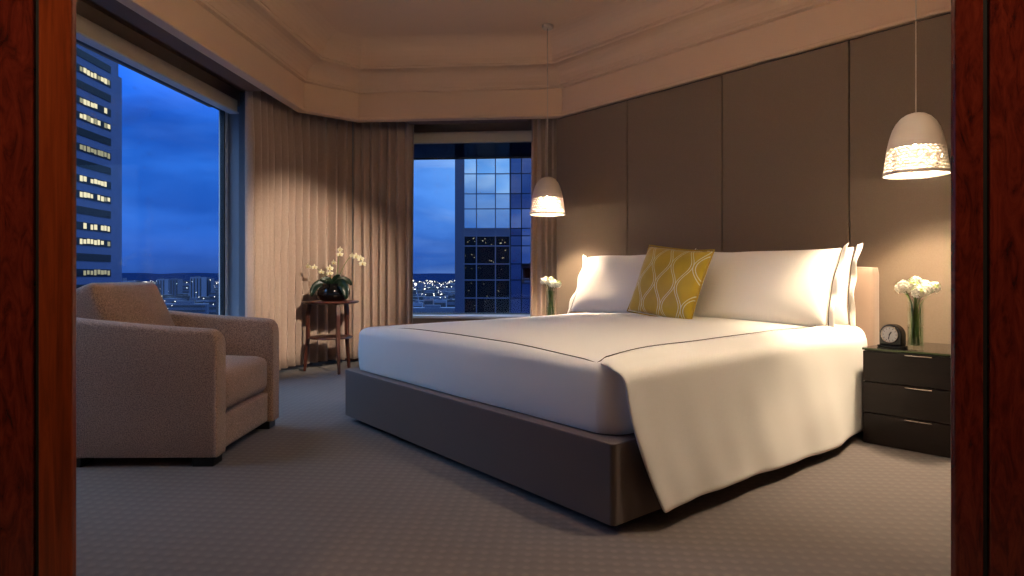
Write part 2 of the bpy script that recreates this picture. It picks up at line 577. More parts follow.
# left wall with its window opening Y 1.9..5.55, sill 0.45, head 2.50
SILL, HEADZ = 0.45, 2.36
YE = 5.58
wl = bmesh.new()
box(wl, XG - 0.15, XG + 0.12, 0.6, 1.9, 0, 2.6)
box(wl, XG - 0.15, XG + 0.12, 1.9, YE, 0, SILL)
build('wall_left', wl, M_WALL, kind='structure')
wl = bmesh.new(); box(wl, XG - 0.15, XG + 0.14, 1.9, YE, HEADZ + 0.1, 2.6)
build('trim_head_left', wl, M_HEADTRIM, kind='structure')
# metal clad corner column between the two windows
wl = bmesh.new()
prism(wl, [(XG - 0.045, YE), (-2.98, YE + 0.02), (-2.86, YE + 0.1), (-2.86, 6.35), (-2.5, 6.68), (-1.92, 6.68), (-1.92, YG + 0.045), (XG - 0.045, YG + 0.045)], 0, 2.6)
build('wall_corner', wl, M_REVEAL, kind='structure')
# back wall
wb = bmesh.new()
box(wb, -1.92, -0.16, YG - 0.12, YG + 0.15, 0, SILL)
box(wb, -0.16, 0.7, YG - 0.12, YG + 0.15, 0, 2.6)
build('wall_back', wb, M_WALL, kind='structure')
wb = bmesh.new(); box(wb, -1.92, -0.16, YG - 0.14, YG + 0.15, HEADZ + 0.1, 2.6)
build('trim_head_back', wb, M_HEADTRIM, kind='structure')


def window(name, u0, u1, axis, bars, lab):
    """frame + one pane; axis 'L' runs along Y at XG, axis 'B' along X at YG"""
    def bx(b, a0, a1, o0, o1, z0, z1):
        if axis == 'L': box(b, XG + o0, XG + o1, a0, a1, z0, z1)
        else: box(b, a0, a1, YG - o1, YG - o0, z0, z1)
    b = bmesh.new()
    bx(b, u0, u1, -0.04, 0.03, SILL, SILL + 0.04); bx(b, u0, u1, -0.04, 0.03, HEADZ + 0.06, HEADZ + 0.1)
    bx(b, u0, u0 + 0.035, -0.04, 0.03, SILL, HEADZ + 0.1); bx(b, u1 - 0.035, u1, -0.04, 0.03, SILL, HEADZ + 0.1)
    for m in bars: bx(b, m - 0.03, m + 0.03, -0.04, 0.03, SILL, HEADZ + 0.1)
    fr = build(name, b, M_FRAME, kind='structure')
    g = bmesh.new(); bx(g, u0 + 0.05, u1 - 0.05, -0.008, 0.008, SILL + 0.05, HEADZ + 0.05)
    build('pane', g, M_PANE, fr)
    k = bmesh.new()
    bx(k, u0 + 0.035, u0 + 0.05, -0.02, 0.02, SILL + 0.04, HEADZ + 0.06); bx(k, u1 - 0.05, u1 - 0.035, -0.02, 0.02, SILL + 0.04, HEADZ + 0.06)
    bx(k, u0 + 0.035, u1 - 0.035, -0.02, 0.02, SILL + 0.04, SILL + 0.05); bx(k, u0 + 0.035, u1 - 0.035, -0.02, 0.02, HEADZ + 0.05, HEADZ + 0.06)
    build('gasket', k, M_GASKET, fr)
    s = bmesh.new(); bx(s, u0, u1, 0.03, 0.17, SILL - 0.001, SILL + 0.025)
    build('window_sill', s, M_FRAME, fr)
    return fr


window('window_1', 1.9, YE, 'L', (), '')
window('window_2', -1.92, -0.16, 'B', (), '')

# panelled headboard wall, its own frame: x = s, y = t
wr = empty('wall_right', W(0, 0, 0), A45); wr['kind'] = 'structure'
bm = bmesh.new(); prism(bm, [(-4.375, TW + 0.025), (0.35, TW + 0.025), (0.35, TW + 0.3), (-3.9, TW + 0.8), (-4.375, TW + 0.30)], 0, 2.6)
build('backing', bm, M_GROOVE, wr)
edges = [-4.38, -3.51, -2.604, -1.70, -0.80, 0.35]
for a, b in zip(edges, edges[1:]):
    bxo('wall_panel', (a + 0.004, b - 0.004, TW, TW + 0.03, 0.0, SOF - 0.012), M_PANEL, wr, bevel=0.004)
# right hand return, doorway wall, hall behind the camera
bxo('wall_side', (XE, XE + 0.15, 1.0, 2.95, 0, 3.14), M_WALL, kind='structure')
DW = empty('wall_front', (0, 0, 0), TH); DW['kind'] = 'structure'
b = bmesh.new()
box(b, -4.2, -0.97, 1.24, 1.36, 0, 3.14); box(b, 0.97, 4.2, 1.24, 1.36, 0, 3.14); box(b, -0.97, 0.97, 1.24, 1.36, 2.25, 3.14)
build('door_wall', b, M_WALL, DW)
b = bmesh.new()
box(b, -2.3, -2.2, -2.0, 1.24, 0, 2.6); box(b, 2.2, 2.3, -2.0, 1.24, 0, 2.6); box(b, -2.3, 2.3, -2.1, -2.0, 0, 2.6)
build('hall_wall', b, M_WALL, DW)
bxo('hall_ceiling', (-2.3, 2.3, -2.1, 1.24, 2.6, 2.66), M_PLASTER, DW)

# mahogany door casings either side of the camera's view
for nm, sg, e0, g0, g1 in (('trim_1', -1, 0.8508, 0.916, 0.9255), ('trim_2', 1, 0.8567, 0.912, 0.9236)):
    t = empty(nm, (0, 0, 0), TH); t['kind'] = 'structure'

    def sl(a, b):
        return (min(sg * a, sg * b), max(sg * a, sg * b))
    bxo('stile', (*sl(e0, g0), 1.225, 1.24, 0.0, 2.3), M_STILE if sg < 0 else M_BURL, t, bevel=0.003)
    bxo('groove', (*sl(g0 - 0.002, g1 + 0.002), 1.232, 1.24, 0.0, 2.3), M_GROOVE, t)
    bxo('casing_panel', (*sl(g1, 1.25), 1.225, 1.24, 0.0, 2.3), M_BURL, t, bevel=0.003)

# baseboards below the curtains
b = bmesh.new()
prism(b, [(-2.86, 5.64), (-2.84, 5.64), (-2.84, 6.34), (-2.49, 6.66), (-0.2, 6.66), (-0.2, 6.68), (-2.5, 6.68), (-2.86, 6.35)], 0, 0.09)
build('baseboard_left', b, M_DARKTRIM, kind='structure')

# ------------------------------------------------------------------ roller blinds
bl = empty('roller_blind', (-2.9, 3.4, 2.354), 0)
tag(bl, 'closed beige roller blind box along the top of the left window', 'blind')
b = bmesh.new(); box(b, -0.06, 0.0, -1.5, 2.03, 0.012, 0.12)
build('blind_box', b, M_BLINDBOX, bl, bevel=0.004)
b = bmesh.new(); box(b, -0.07, 0.012, -1.5, 2.03, 0.0, 0.012)
build('bottom_lip', b, M_FRAME, bl)
bl = empty('roller_blind', (-1.04, 6.83, 2.36), 0)
tag(bl, 'beige roller blind with dark mesh let down a little over the back window', 'blind')
b = bmesh.new(); box(b, -0.86, 0.86, -0.03, 0.03, 0.0, 0.115)
build('blind_box', b, M_BLINDBOX, bl, bevel=0.004)
b = bmesh.new(); box(b, -0.84, 0.84, 0.045, 0.048, -0.155, 0.09)
build('blind_fabric', b, M_BLIND, bl)
b = bmesh.new(); box(b, -0.84, 0.84, 0.04, 0.053, -0.17, -0.152)
build('bottom_bar', b, M_GASKET, bl)


# ------------------------------------------------------------------ curtains
def smooth_path(pts, n):
    P = [Vector(p) for p in pts]
    for _ in range(3):
        Q = [P[0]]
        for a, b in zip(P, P[1:]):
            Q += [a * 0.75 + b * 0.25, a * 0.25 + b * 0.75]
        Q.append(P[-1]); P = Q
    Ls = [0]
    for a, b in zip(P, P[1:]): Ls.append(Ls[-1] + (b - a).length)
    out = []; j = 0
    for i in range(n):
        d = Ls[-1] * i / (n - 1)
        while j < len(P) - 2 and Ls[j + 1] < d: j += 1
        k = (d - Ls[j]) / max(1e-9, Ls[j + 1] - Ls[j])
        out.append(P[j].lerp(P[j + 1], k))
    return out, Ls[-1]


def curtain(name, pts, label, fold=0.112, amp=0.062, seed=0, z0=0.045, z1=2.56):
    rnd = random.Random(seed)
    _, length = smooth_path(pts, 10)
    nf = max(2, int(round(length / fold)))
    n = nf * 12 + 1
    P, _ = smooth_path(pts, n)
    ph = [rnd.uniform(-0.9, 0.9) for _ in range(nf + 2)]
    am = [rnd.uniform(0.65, 1.2) for _ in range(nf + 2)]
    rows = []
    NZ = 22
    for r in range(NZ + 1):
        f = r / NZ
        z = z0 + (z1 - z0) * f
        row = []
        for i, p in enumerate(P):
            q = i / 12.0
            k = min(nf, int(q)); fr = q - k
            w = ph[k] * (1 - fr) + ph[k + 1] * fr
            a = (am[k] * (1 - fr) + am[k + 1] * fr) * amp
            t = (P[min(n - 1, i + 1)] - P[max(0, i - 1)]).normalized()
            nr = Vector((t.y, -t.x))
            g = 1.0 if f < 0.8 else 1.0 - 0.35 * (f - 0.8) / 0.2
            top = max(0, (f - 0.80) / 0.2)
            o = a * g * math.sin(2 * PI * q + w * (0.7 + 0.5 * (1 - f))) + 0.010 * top * math.sin(4 * PI * q + w)
            o += 0.012 * noise.noise(Vector((p.x * 3, p.y * 3, z * 0.8 + seed)))
            sway = 0.02 * (1 - f) * math.sin(1.7 * q + seed)
            row.append((p.x + nr.x * o + t.x * sway, p.y + nr.y * o + t.y * sway, z))
        rows.append(row)
    root = empty(name, (P[0].x, P[0].y, 0)); tag(root, label, 'curtain')
    bm = bmesh.new()
    grid(bm, [[(x - P[0].x, y - P[0].y, z) for (x, y, z) in row] for row in rows])
    build('drape', bm, M_CURTAIN, root, smooth=True, solid=0.004)
    bm = bmesh.new()
    tp = [(x - P[0].x, y - P[0].y) for (x, y, z) in rows[-1]]
    grid(bm, [[(x, y, z1 - 0.001) for x, y in tp], [(x, y, z1 + 0.03) for x, y in tp]])
    build('heading_tape', bm, M_CURTAIN, root, smooth=True, solid=0.007)
    return root


curtain('curtain', [(-2.67, 5.16), (-2.67, 5.5), (-2.62, 5.9), (-2.48, 6.25), (-2.22, 6.5)],
        'beige pleated curtain bending round the corner behind the orchid', seed=3)
curtain('curtain', [(-2.20, 6.50), (-1.9, 6.53), (-1.57, 6.54)],
        'beige pleated curtain at the left edge of the back window', seed=11, fold=0.09, amp=0.05)
curtain('curtain', [(-0.325, 6.40), (-0.19, 6.42), (-0.04, 6.36)],
        'narrow beige curtain between the back window and the panelled wall', seed=5, fold=0.075, amp=0.036)

# ------------------------------------------------------------------ bed
S0, S1 = -3.723, -1.443       # left / right side of the upholstered base
T0L, T0R = 1.775, 1.683       # foot end
BT = 0.32
BC = W(-2.583, 2.95)
bed = empty('bed', BC, A45)
tag(bed, 'large bed with taupe upholstered base, standing against the panelled wall', 'bed')
ox, oy = -2.583, 2.95


def loc(s, t): return (s - ox, t - oy)


bm = bmesh.new()
# rounded-corner outline of the base
def rrect(pts, r, k=6):
    out = []
    n = len(pts)
    for i in range(n):
        p = Vector(pts[i]); a = (Vector(pts[i - 1]) - p).normalized(); b = (Vector(pts[(i + 1) % n]) - p).normalized()
        c = p + (a + b) * r
        a0 = p + a * r; b0 = p + b * r
        for j in range(k + 1):
            f = j / k
            q = a0.lerp(b0, f)
            d = (q - c)
            out.append(c + d.normalized() * r)
    return out


base_pts = [loc(S0, T0L), loc(S1, T0R), loc(S1, 4.12), loc(S0, 4.12)]
prism(bm, rrect(base_pts, 0.02), 0.035, BT)
build('bed_base', bm, M_BASE, bed, bevel=0.004, smooth=False)
bm = bmesh.new(); prism(bm, [loc(S0 + 0.07, T0L + 0.08), loc(S1 - 0.07, T0R + 0.08), loc(S1 - 0.07, 4.08), loc(S0 + 0.07, 4.08)], 0.0, 0.034)
build('plinth', bm, M_BLACKWOOD, bed)
bm = bmesh.new(); rbox(bm, 1.075, 0.06, 0.455, 0.025, (0, 4.19 - oy, 0.51), n=8)
build('headboard', bm, M_HEAD, bed, smooth=True)
bm = bmesh.new(); rbox(bm, 1.02, 1.10, 0.11, 0.04, (0, 2.92 - oy + 0.05, 0.432), n=8)
build('mattress', bm, M_WHITE, bed, smooth=True)

# duvet: a soft cover tucked at foot and left, hanging free on the right
DTOP = 0.585


def dome(s, t):
    x = (s + 2.60) / 1.1; y = (t - 2.95) / 1.2
    x = max(-1, min(1, x)); y = max(-1, min(1, y))
    return DTOP + 0.05 * (1 - x * x) * (1 - 0.6 * y * y) + 0.006 * noise.noise(Vector((s * 2.2, t * 2.2, 0.3))) + 0.02 * max(0, y)


duv = empty('duvet', W(ox, oy, BT), A45)
tag(duv, 'white duvet with dark piped border hanging over the right side of the bed', 'duvet')


def rr_ring(inset, k=10, rad=0.10):
    a = [(S0 + 0.035 + inset, T0L + 0.045 + inset), (S1 - 0.045 - inset, T0R + 0.055 + inset), (S1 - 0.045 - inset, 4.06 - inset * 0.4), (S0 + 0.035 + inset, 4.06 - inset * 0.4)]
    r = max(0.02, rad - inset * 0.3)
    out = rrect(a, r, k)
    # subdivide the long sides so that the surface can undulate
    res = []
    for p, q in zip(out, out[1:] + out[:1]):
        m = 14 if (q - p).length > 0.6 else 1
        for j in range(m): res.append(p.lerp(q, j / m))
    return res


bm = bmesh.new()
rows = []
def wob(p, z, amt):
    n_ = noise.noise(Vector((p.x * 1.8, p.y * 1.8, z * 3 + 4)))
    n2 = noise.noise(Vector((p.x * 6, p.y * 6, z * 1.2 + 9)))
    return amt * (n_ + 0.4 * n2)


for z, ins in ((0.325, 0.008), (0.34, 0.003), (0.38, 0.0), (0.43, -0.003), (0.48, -0.003), (0.535, 0.0)):
    row = []
    for p in rr_ring(ins):
        c = Vector((-2.583, 2.9)); d = (p - c).normalized()
        q = p + d * wob(p, z, 0.010)
        row.append((*loc(q.x, q.y), z - BT))
    rows.append(row)
for i in range(1, 8):
    a = i / 7 * PI / 2
    ins = 0.06 * (1 - math.cos(a))
    row = []
    for p in rr_ring(ins):
        z = 0.535 + (dome(p.x, p.y) - 0.535) * math.sin(a)
        row.append((*loc(p.x, p.y), z - BT))
    rows.append(row)
R0 = rr_ring(0.06)
cs, ctt = -2.583, 2.9
for f in (0.93, 0.86, 0.78, 0.68, 0.56, 0.44, 0.32, 0.2, 0.09):
    row = []
    for p in R0:
        q = Vector((cs + (p.x - cs) * f, ctt + (p.y - ctt) * f))
        row.append((*loc(q.x, q.y), dome(q.x, q.y) - BT))
    rows.append(row)
g = grid(bm, rows, close_u=True)
bm.faces.new(g[-1])
build('cover', bm, M_WHITE, duv, smooth=True, subsurf=1)

def cover_z(s, t):            # the cover rolls over at the foot
    x = max(0.0, min(1.0, (t - 1.728) / 0.07))
    return 0.545 + (dome(s, t) - 0.545) * math.sqrt(1 - (1 - x) ** 2)


# right-hand drape starting at the piped seam
def seam_s(t):                # the seam swings in from the foot corner
    f = max(0.0, min(1.0, (t - 1.745) / 0.6))
    return -1.56 - 0.10 * (1 - (1 - f) ** 2)


bm = bmesh.new()
NT = 64; NR = 30
rows = []
for r in range(NR + 1):
    row = []
    for i in range(NT + 1):
        u = i / NT
        # front edge: t 1.75 above, swinging back to 1.86 at the hem
        f = r / NR
        t_end = 3.86
        s_s = seam_s(1.75 + (t_end - 1.75) * u)
        zt0 = cover_z(s_s, 1.748 + (t_end - 1.748) * u ** 1.15)
        sE = -1.488
        hem_z = 0.055 + 0.012 * math.sin(5.0 * u + 0.5)
        fA = 0.32
        if f < fA:                # across the top
            k = f / fA
            s = s_s + (sE - 0.0 - s_s) * k
            zz = zt0 - 0.022 * k ** 2.2 + 0.004 + 0.006 * math.sin(PI * k) * min(1.0, u * 5)
        else:                     # roll over the edge and fall
            k = (f - fA) / (1 - fA)
            if k < 0.22:
                a = k / 0.22 * PI / 2
                s = sE + 0.05 * math.sin(a)
                zz = (zt0 - 0.018) - 0.06 * (1 - math.cos(a))
            else:
                q = (k - 0.22) / 0.78
                near_end = max(0.0, min(1.0, (u - 0.74) / 0.17)); near_end = near_end * near_end * (3 - 2 * near_end)
                s = sE + 0.05 + (0.070 - 0.052 * near_end) * q
                zz = (zt0 - 0.078) + (hem_z - (zt0 - 0.078)) * q
            drop = max(0, (k - 0.1) / 0.9)
            folds = math.sin(2 * PI * u * 4.3 + 0.6 + 0.8 * u) * 0.6 + math.sin(2 * PI * u * 9.1 + 1.3) * 0.28
            env = 1.0 - 0.35 * u
            s += 0.009 * folds * drop * env * (1 - 0.7 * max(0.0, min(1.0, (u - 0.7) / 0.2))) + 0.006 * noise.noise(Vector((u * 7, k * 3, 2)))
        low = max(0.0, (0.40 - zz) / 0.34)
        t_front = 1.748 + 0.115 * low ** 1.3
        if f < fA: t_front = 1.748 - 0.005 * (f / fA)
        t = t_front + (t_end - t_front) * (u ** 1.15)
        row.append((*loc(s, t), zz - BT))
    rows.append(row)
grid(bm, rows)
build('side_drape', bm, M_WHITE, duv, smooth=True, solid=0.012, subsurf=1)
# piping along foot and right border
bm = bmesh.new()
pp = []
for i in range(30):
    f = i / 29
    s = -3.52 + (-1.60 + 3.52) * f
    t = 1.905 + (1.772 - 1.905) * f + 0.012 * math.sin(PI * f)
    pp.append((*loc(s, t), dome(s, t) - BT + 0.0015 - 0.012 * (1 - math.sin(PI * min(1, max(0, f * 1.0))) ** 0.3)))
for i in range(1, 45):
    f = i / 44
    t = 1.772 + (3.80 - 1.772) * f ** 1.1
    s = seam_s(t) - 0.004
    pp.append((*loc(s, t), cover_z(s, t) - BT + 0.0125))
tube(bm, pp, 0.0022, 6)
build('piping', bm, M_PIPE, duv, smooth=True)


# ------------------------------------------------------------------ pillows
def pillow_mesh(hw, hh, T, flange=0.05, seed=0, flange_sides=(1, 1)):
    """local x = width, z = height (0 at the bottom), y = thickness; returns bmesh of the body"""
    bm = bmesh.new()
    n, m = 28, 18
    def P(i, j, sg):
        x = -1 + 2 * i / n; y = -1 + 2 * j / m
        th = ((1 - abs(x) ** 3.2) * (1 - abs(y) ** 2.6)) ** 0.55
        wx = 1 - 0.05 * (1 - y * y) * (abs(x) ** 3)
        wy = 1 - 0.07 * (1 - abs(x) ** 2) * (abs(y) ** 3) * (1 if y > 0 else 0.2)
        px = x * hw * wx; pz = y * hh * wy
        nn = noise.noise(Vector((px * 5, pz * 5, seed + sg)))
        py = sg * T * th * (1 + 0.12 * nn)
        pz += 0.015 * noise.noise(Vector((px * 3, seed, 0.5))) * (y > 0)
        return (px, py, pz + hh)
    vs_ = {}
    for sg in (-1, 1):
        for i in range(n + 1):
            for j in range(m + 1):
                edge = i in (0, n) or j in (0, m)
                k = (i, j, 0 if edge else sg)
                if k not in vs_: vs_[k] = bm.verts.new(P(i, j, sg))
    for sg in (-1, 1):
        for i in range(n):
            for j in range(m):
                q = []
                for (a, b) in ((i, j), (i + 1, j), (i + 1, j + 1), (i, j + 1)):
                    e_ = a in (0, n) or b in (0, m)
                    q.append(vs_[(a, b, 0 if e_ else sg)])
                bm.faces.new(q)
    return bm, P, n, m


def pillow(s, t, z, hw, hh, T, tilt, label, seed, flange=0.045, rz=0.0):
    root = empty('pillow', W(s, t, z), A45 + rz)
    tag(root, label, 'pillow', 'white bed pillows')
    bm, P, n, m = pillow_mesh(hw, hh, T, seed=seed)
    body = build('pillow_body', bm, M_PILLOW, root, smooth=True, rot=(-tilt, 0, 0), subsurf=1)
    for sg, ii in ((-1, 0), (1, n)):
        b = bmesh.new(); rows = []; mid = []
        for k in range(5):
            row = []
            for j in range(m + 1):
                x, y, zz = P(ii, j, 1)
                f = k / 4
                yy = 0.016 * f * math.sin(j * 0.9 + seed) - 0.02 * f * (1 if sg > 0 else 0)
                row.append((x - sg * 0.006 + sg * flange * f * (1 - 0.06 * math.sin(j * 1.1 + seed)), yy, zz + 0.012 * f * (j - m / 2) / m * 2))
            rows.append(row)
        grid(b, rows)
        build('flange', b, M_PILLOW, root, smooth=True, solid=0.006, rot=(-tilt, 0, 0), subsurf=1)
        b = bmesh.new()
        tube(b, [(p[0] - sg * 0.004, p[1] - 0.0055, p[2]) for p in rows[1]], 0.0022, 5)
        build('stitching', b, M_PIPE, root, rot=(-tilt, 0, 0))
    return root


pillow(-3.19, 3.78, 0.605, 0.53, 0.262, 0.105, math.radians(24), 'white pillow leaning to the left of the yellow cushion', 1)
pillow(-2.075, 3.72, 0.605, 0.485, 0.262, 0.11, math.radians(24), 'large white pillow leaning to the right of the yellow cushion', 2)
pillow(-2.075, 3.985, 0.60, 0.50, 0.25, 0.05, math.radians(10), 'white pillow behind the front right pillow, only its ruffled end showing', 5)

# yellow cushion
cu = empty('cushion', W(-2.59, 3.46, 0.632), A45 - 0.10)
tag(cu, 'yellow satin cushion with silver wave pattern propped against the white pillows', 'cushion')
bm, P, n, m = pillow_mesh(0.278, 0.25, 0.08, seed=8)
CR = (-math.radians(20), math.radians(6), 0)
build('cushion_body', bm, M_OGEE, cu, smooth=True, rot=CR, subsurf=1)
b = bmesh.new()
loop = [P(i, 0, 1) for i in range(n)] + [P(n, j, 1) for j in range(m)] + [P(i, m, 1) for i in range(n, 0, -1)] + [P(0, j, 1) for j in range(m, 0, -1)]
tube(b, loop, 0.005, 6, closed=True)
build('piping', b, M_GOLDTRIM, cu, smooth=True, rot=CR)


# ------------------------------------------------------------------ nightstands
def nightstand(s, label):
    root = empty('nightstand', W(s, 3.95), A45)
    tag(root, label, 'nightstand', 'bedside drawer units')
    w, y0, y1 = 0.265, -0.27, 0.29
    H = 0.506
    b = bmesh.new(); box(b, -w, w, y0 + 0.022, y1, 0.0, H)
    build('carcass', b, M_ESPRESSO, root, bevel=0.002)
    for k in range(3):
        z0, z1 = 0.004 + k * 0.1675, 0.166 + k * 0.1675
        d = bxo('drawer', (-w, w, y0, y0 + 0.02, z0, z1), M_ESPRESSO, root, bevel=0.002)
        bb = bmesh.new(); box(bb, -0.062, 0.062, y0 - 0.006, y0 + 0.001, z1 - 0.010, z1 - 0.004)
        build('handle', bb, M_CHROME, d, bevel=0.001)
    b = bmesh.new(); box(b, -w - 0.003, w + 0.003, y0 - 0.004, y1, H + 0.0005, H + 0.012)
    b.normal_update()
    for f in b.faces:
        if abs(f.normal.z) < 0.5: f.material_index = 1
    build('glass_top', b, [M_GLASSTOP, M_GLASSEDGE], root)
    return root


ns = nightstand(-1.128, 'dark espresso three drawer nightstand with glass top, right of the bed')
nl = nightstand(-4.04, 'dark nightstand hidden on the far side of the bed under the small vase')
NZT = 0.5185


# ------------------------------------------------------------------ vases with flowers
def vase(s, t, label):
    root = empty('vase', W(s, t, NZT), A45)
    tag(root, label, 'vase', 'clear cylinder vases')
    R, H = 0.037, 0.262
    b = bmesh.new()
    lathe(b, [(0.0005, 0.0), (R, 0.0), (R, H), (R - 0.004, H), (R - 0.004, 0.022), (0.0005, 0.022)], 32)
    build('glass', b, M_VASE, root, smooth=False)
    b = bmesh.new(); lathe(b, [(0.0005, 0.0235), (R - 0.0048, 0.0235), (R - 0.0048, 0.12), (0.0005, 0.12)], 32)
    build('water', b, M_WATER, root)
    return root


def floret(b, c, nrm, r, rnd, petals=5):
    nrm = nrm.normalized()
    u = nrm.cross(Vector((0.3, 0.2, 1))).normalized()
    if u.length < 0.1: u = Vector((1, 0, 0))
    v = nrm.cross(u)
    ph = rnd.uniform(0, 6)
    for k in range(petals):
        a = ph + 2 * PI * k / petals
        d = u * math.cos(a) + v * math.sin(a); e_ = u * -math.sin(a) + v * math.cos(a)
        p0 = c
        p1 = c + d * r * 0.55 + e_ * r * 0.38 + nrm * r * 0.22
        p2 = c + d * r * 1.0 + nrm * r * 0.30
        p3 = c + d * r * 0.55 - e_ * r * 0.38 + nrm * r * 0.22
        b.faces.new([b.verts.new(p) for p in (p0, p1, p2, p3)])


def bouquet(s, t, label, seed, heads=11, spread=0.088):
    rnd = random.Random(seed)
    root = empty('bouquet', W(s, t, NZT + 0.03), A45)
    tag(root, label, 'flowers', 'white bouquets in glass vases')
    hz = 0.268
    centres = []
    for k in range(heads):
        if k == 0: x = y = 0; zz = 0.055
        else:
            a = k * 2.39996; rr = spread * math.sqrt(k / (heads - 1))
            x, y = rr * math.cos(a), rr * math.sin(a)
            zz = 0.052 - 5.0 * rr * rr + rnd.uniform(-0.016, 0.014)
        centres.append(Vector((x, y, hz + zz)))
    for k, c in enumerate(centres):
        b = bmesh.new()
        tip = c - Vector((0, 0, 0.012))
        ang = rnd.uniform(0, 6); br = rnd.uniform(0.010, 0.027)
        bot = Vector((br * math.cos(ang), br * math.sin(ang), -0.002))
        neck = Vector((c.x * 0.30, c.y * 0.30, 0.215))
        midp = bot.lerp(neck, 0.5)
        tube(b, [bot, midp, neck, neck.lerp(tip, 0.5) + Vector((0, 0, 0.008)), tip], 0.0028, 6)
        st = build('stem', b, M_STEM, root, smooth=True)
        b = bmesh.new()
        hr = rnd.uniform(0.026, 0.034)
        nfl = 46
        for i in range(nfl):
            zc = 1 - 2 * (i + 0.5) / nfl
            if zc < -0.75: continue
            a = i * 2.39996
            q = Vector((math.sqrt(1 - zc * zc) * math.cos(a), math.sqrt(1 - zc * zc) * math.sin(a), zc))
            floret(b, c + q * hr * rnd.uniform(0.8, 1.1), q + Vector((rnd.uniform(-.3, .3), rnd.uniform(-.3, .3), rnd.uniform(-.2, .3))), 0.0115, rnd)
        build('flower_head', b, M_PETAL if (k % 4 != 3) else M_PETAL, root)
        if k % 2 == 0:
            b = bmesh.new()
            for i in range(10):
                q = Vector((rnd.uniform(-1, 1), rnd.uniform(-1, 1), rnd.uniform(0.1, 1))).normalized()
                floret(b, c + q * hr * 1.12, q, 0.010, rnd, 4)
            build('bud_spray', b, M_GREENPETAL, root)
    for k in range(5):
        a = k * 1.26 + seed
        b = bmesh.new(); rows = []
        for i in range(7):
            f = i / 6
            cc = Vector((0.020 * math.cos(a), 0.020 * math.sin(a), 0.04 + 0.15 * f))
            e_ = Vector((-math.sin(a), math.cos(a), 0)) * 0.011 * math.sin(PI * (0.08 + 0.9 * f))
            rows.append([cc - e_, cc + Vector((math.cos(a), math.sin(a), 0)) * 0.004, cc + e_])
        grid(b, rows)
        build('leaf', b, M_STEM, root, smooth=True)
    return root


vase(-1.165, 3.76, 'clear glass vase on the right nightstand beside the clock')
bouquet(-1.165, 3.76, 'white hydrangea bouquet on the right nightstand beside the clock', 4)
vase(-3.965, 3.80, 'clear glass vase below the left pendant lamp, partly behind the bed')
bouquet(-3.965, 3.80, 'white bouquet below the left pendant lamp, beyond the bed', 9, heads=9, spread=0.062)

# ------------------------------------------------------------------ clock
ck = empty('alarm_clock', W(-1.29, 3.80, NZT), A45 - 0.16)
tag(ck, 'black arched alarm clock with white dial on the right nightstand', 'clock')


def arch(b, w, h, y0, y1, z0=0.0, k=16):
    pts = [(-w, z0), (w, z0)]
    for i in range(k + 1):
        a = PI * i / k
        pts.append((w * math.cos(a), h - w + w * math.sin(a)))
    fr = [b.verts.new((x, y0, z)) for x, z in pts]; bk = [b.verts.new((x, y1, z)) for x, z in pts]
    b.faces.new(fr); b.faces.new(list(reversed(bk)))
    for i in range(len(pts)):
        j = (i + 1) % len(pts)
        b.faces.new((fr[i], fr[j], bk[j], bk[i]))


b = bmesh.new(); arch(b, 0.058, 0.126, -0.022, 0.03, 0.012)
build('case', b, M_CLOCK, ck, bevel=0.005)
b = bmesh.new(); box(b, -0.064, 0.064, -0.032, 0.036, 0.0, 0.012)
build('clock_base', b, M_CLOCK, ck, bevel=0.003)
b = bmesh.new(); lathe(b, [(0.0005, 0.0), (0.040, 0.0), (0.040, 0.003), (0.0005, 0.003)], 40)
dial = build('dial', b, M_DIAL, ck, loc=(0, -0.0225, 0.070), rot=(PI / 2, 0, 0))
b = bmesh.new(); lathe(b, [(0.040, 0.0), (0.045, 0.0), (0.046, 0.004), (0.043, 0.007), (0.040, 0.005), (0.040, 0.0)], 40)
build('bezel', b, M_CHROME, ck, loc=(0, -0.0225, 0.070), rot=(PI / 2, 0, 0), smooth=True)
b = bmesh.new()
for i in range(12):
    a = PI / 6 * i
    c = Vector((0.034 * math.sin(a), 0.034 * math.cos(a), 0.0035)); d = Vector((math.sin(a), math.cos(a), 0)); e_ = Vector((d.y, -d.x, 0))
    b.faces.new([b.verts.new(c + d * p * 0.004 + e_ * q * 0.0012) for p, q in ((-1, -1), (1, -1), (1, 1), (-1, 1))])
build('hour_marks', b, M_GROOVE, dial)
for nm, ln, wd, an in (('hour_hand', 0.018, 0.0028, 0.55), ('minute_hand', 0.027, 0.002, 3.35)):
    b = bmesh.new(); box(b, -wd, wd, -0.005, ln, 0.0038, 0.005)
    build(nm, b, M_GROOVE, dial, rot=(0, 0, -an))

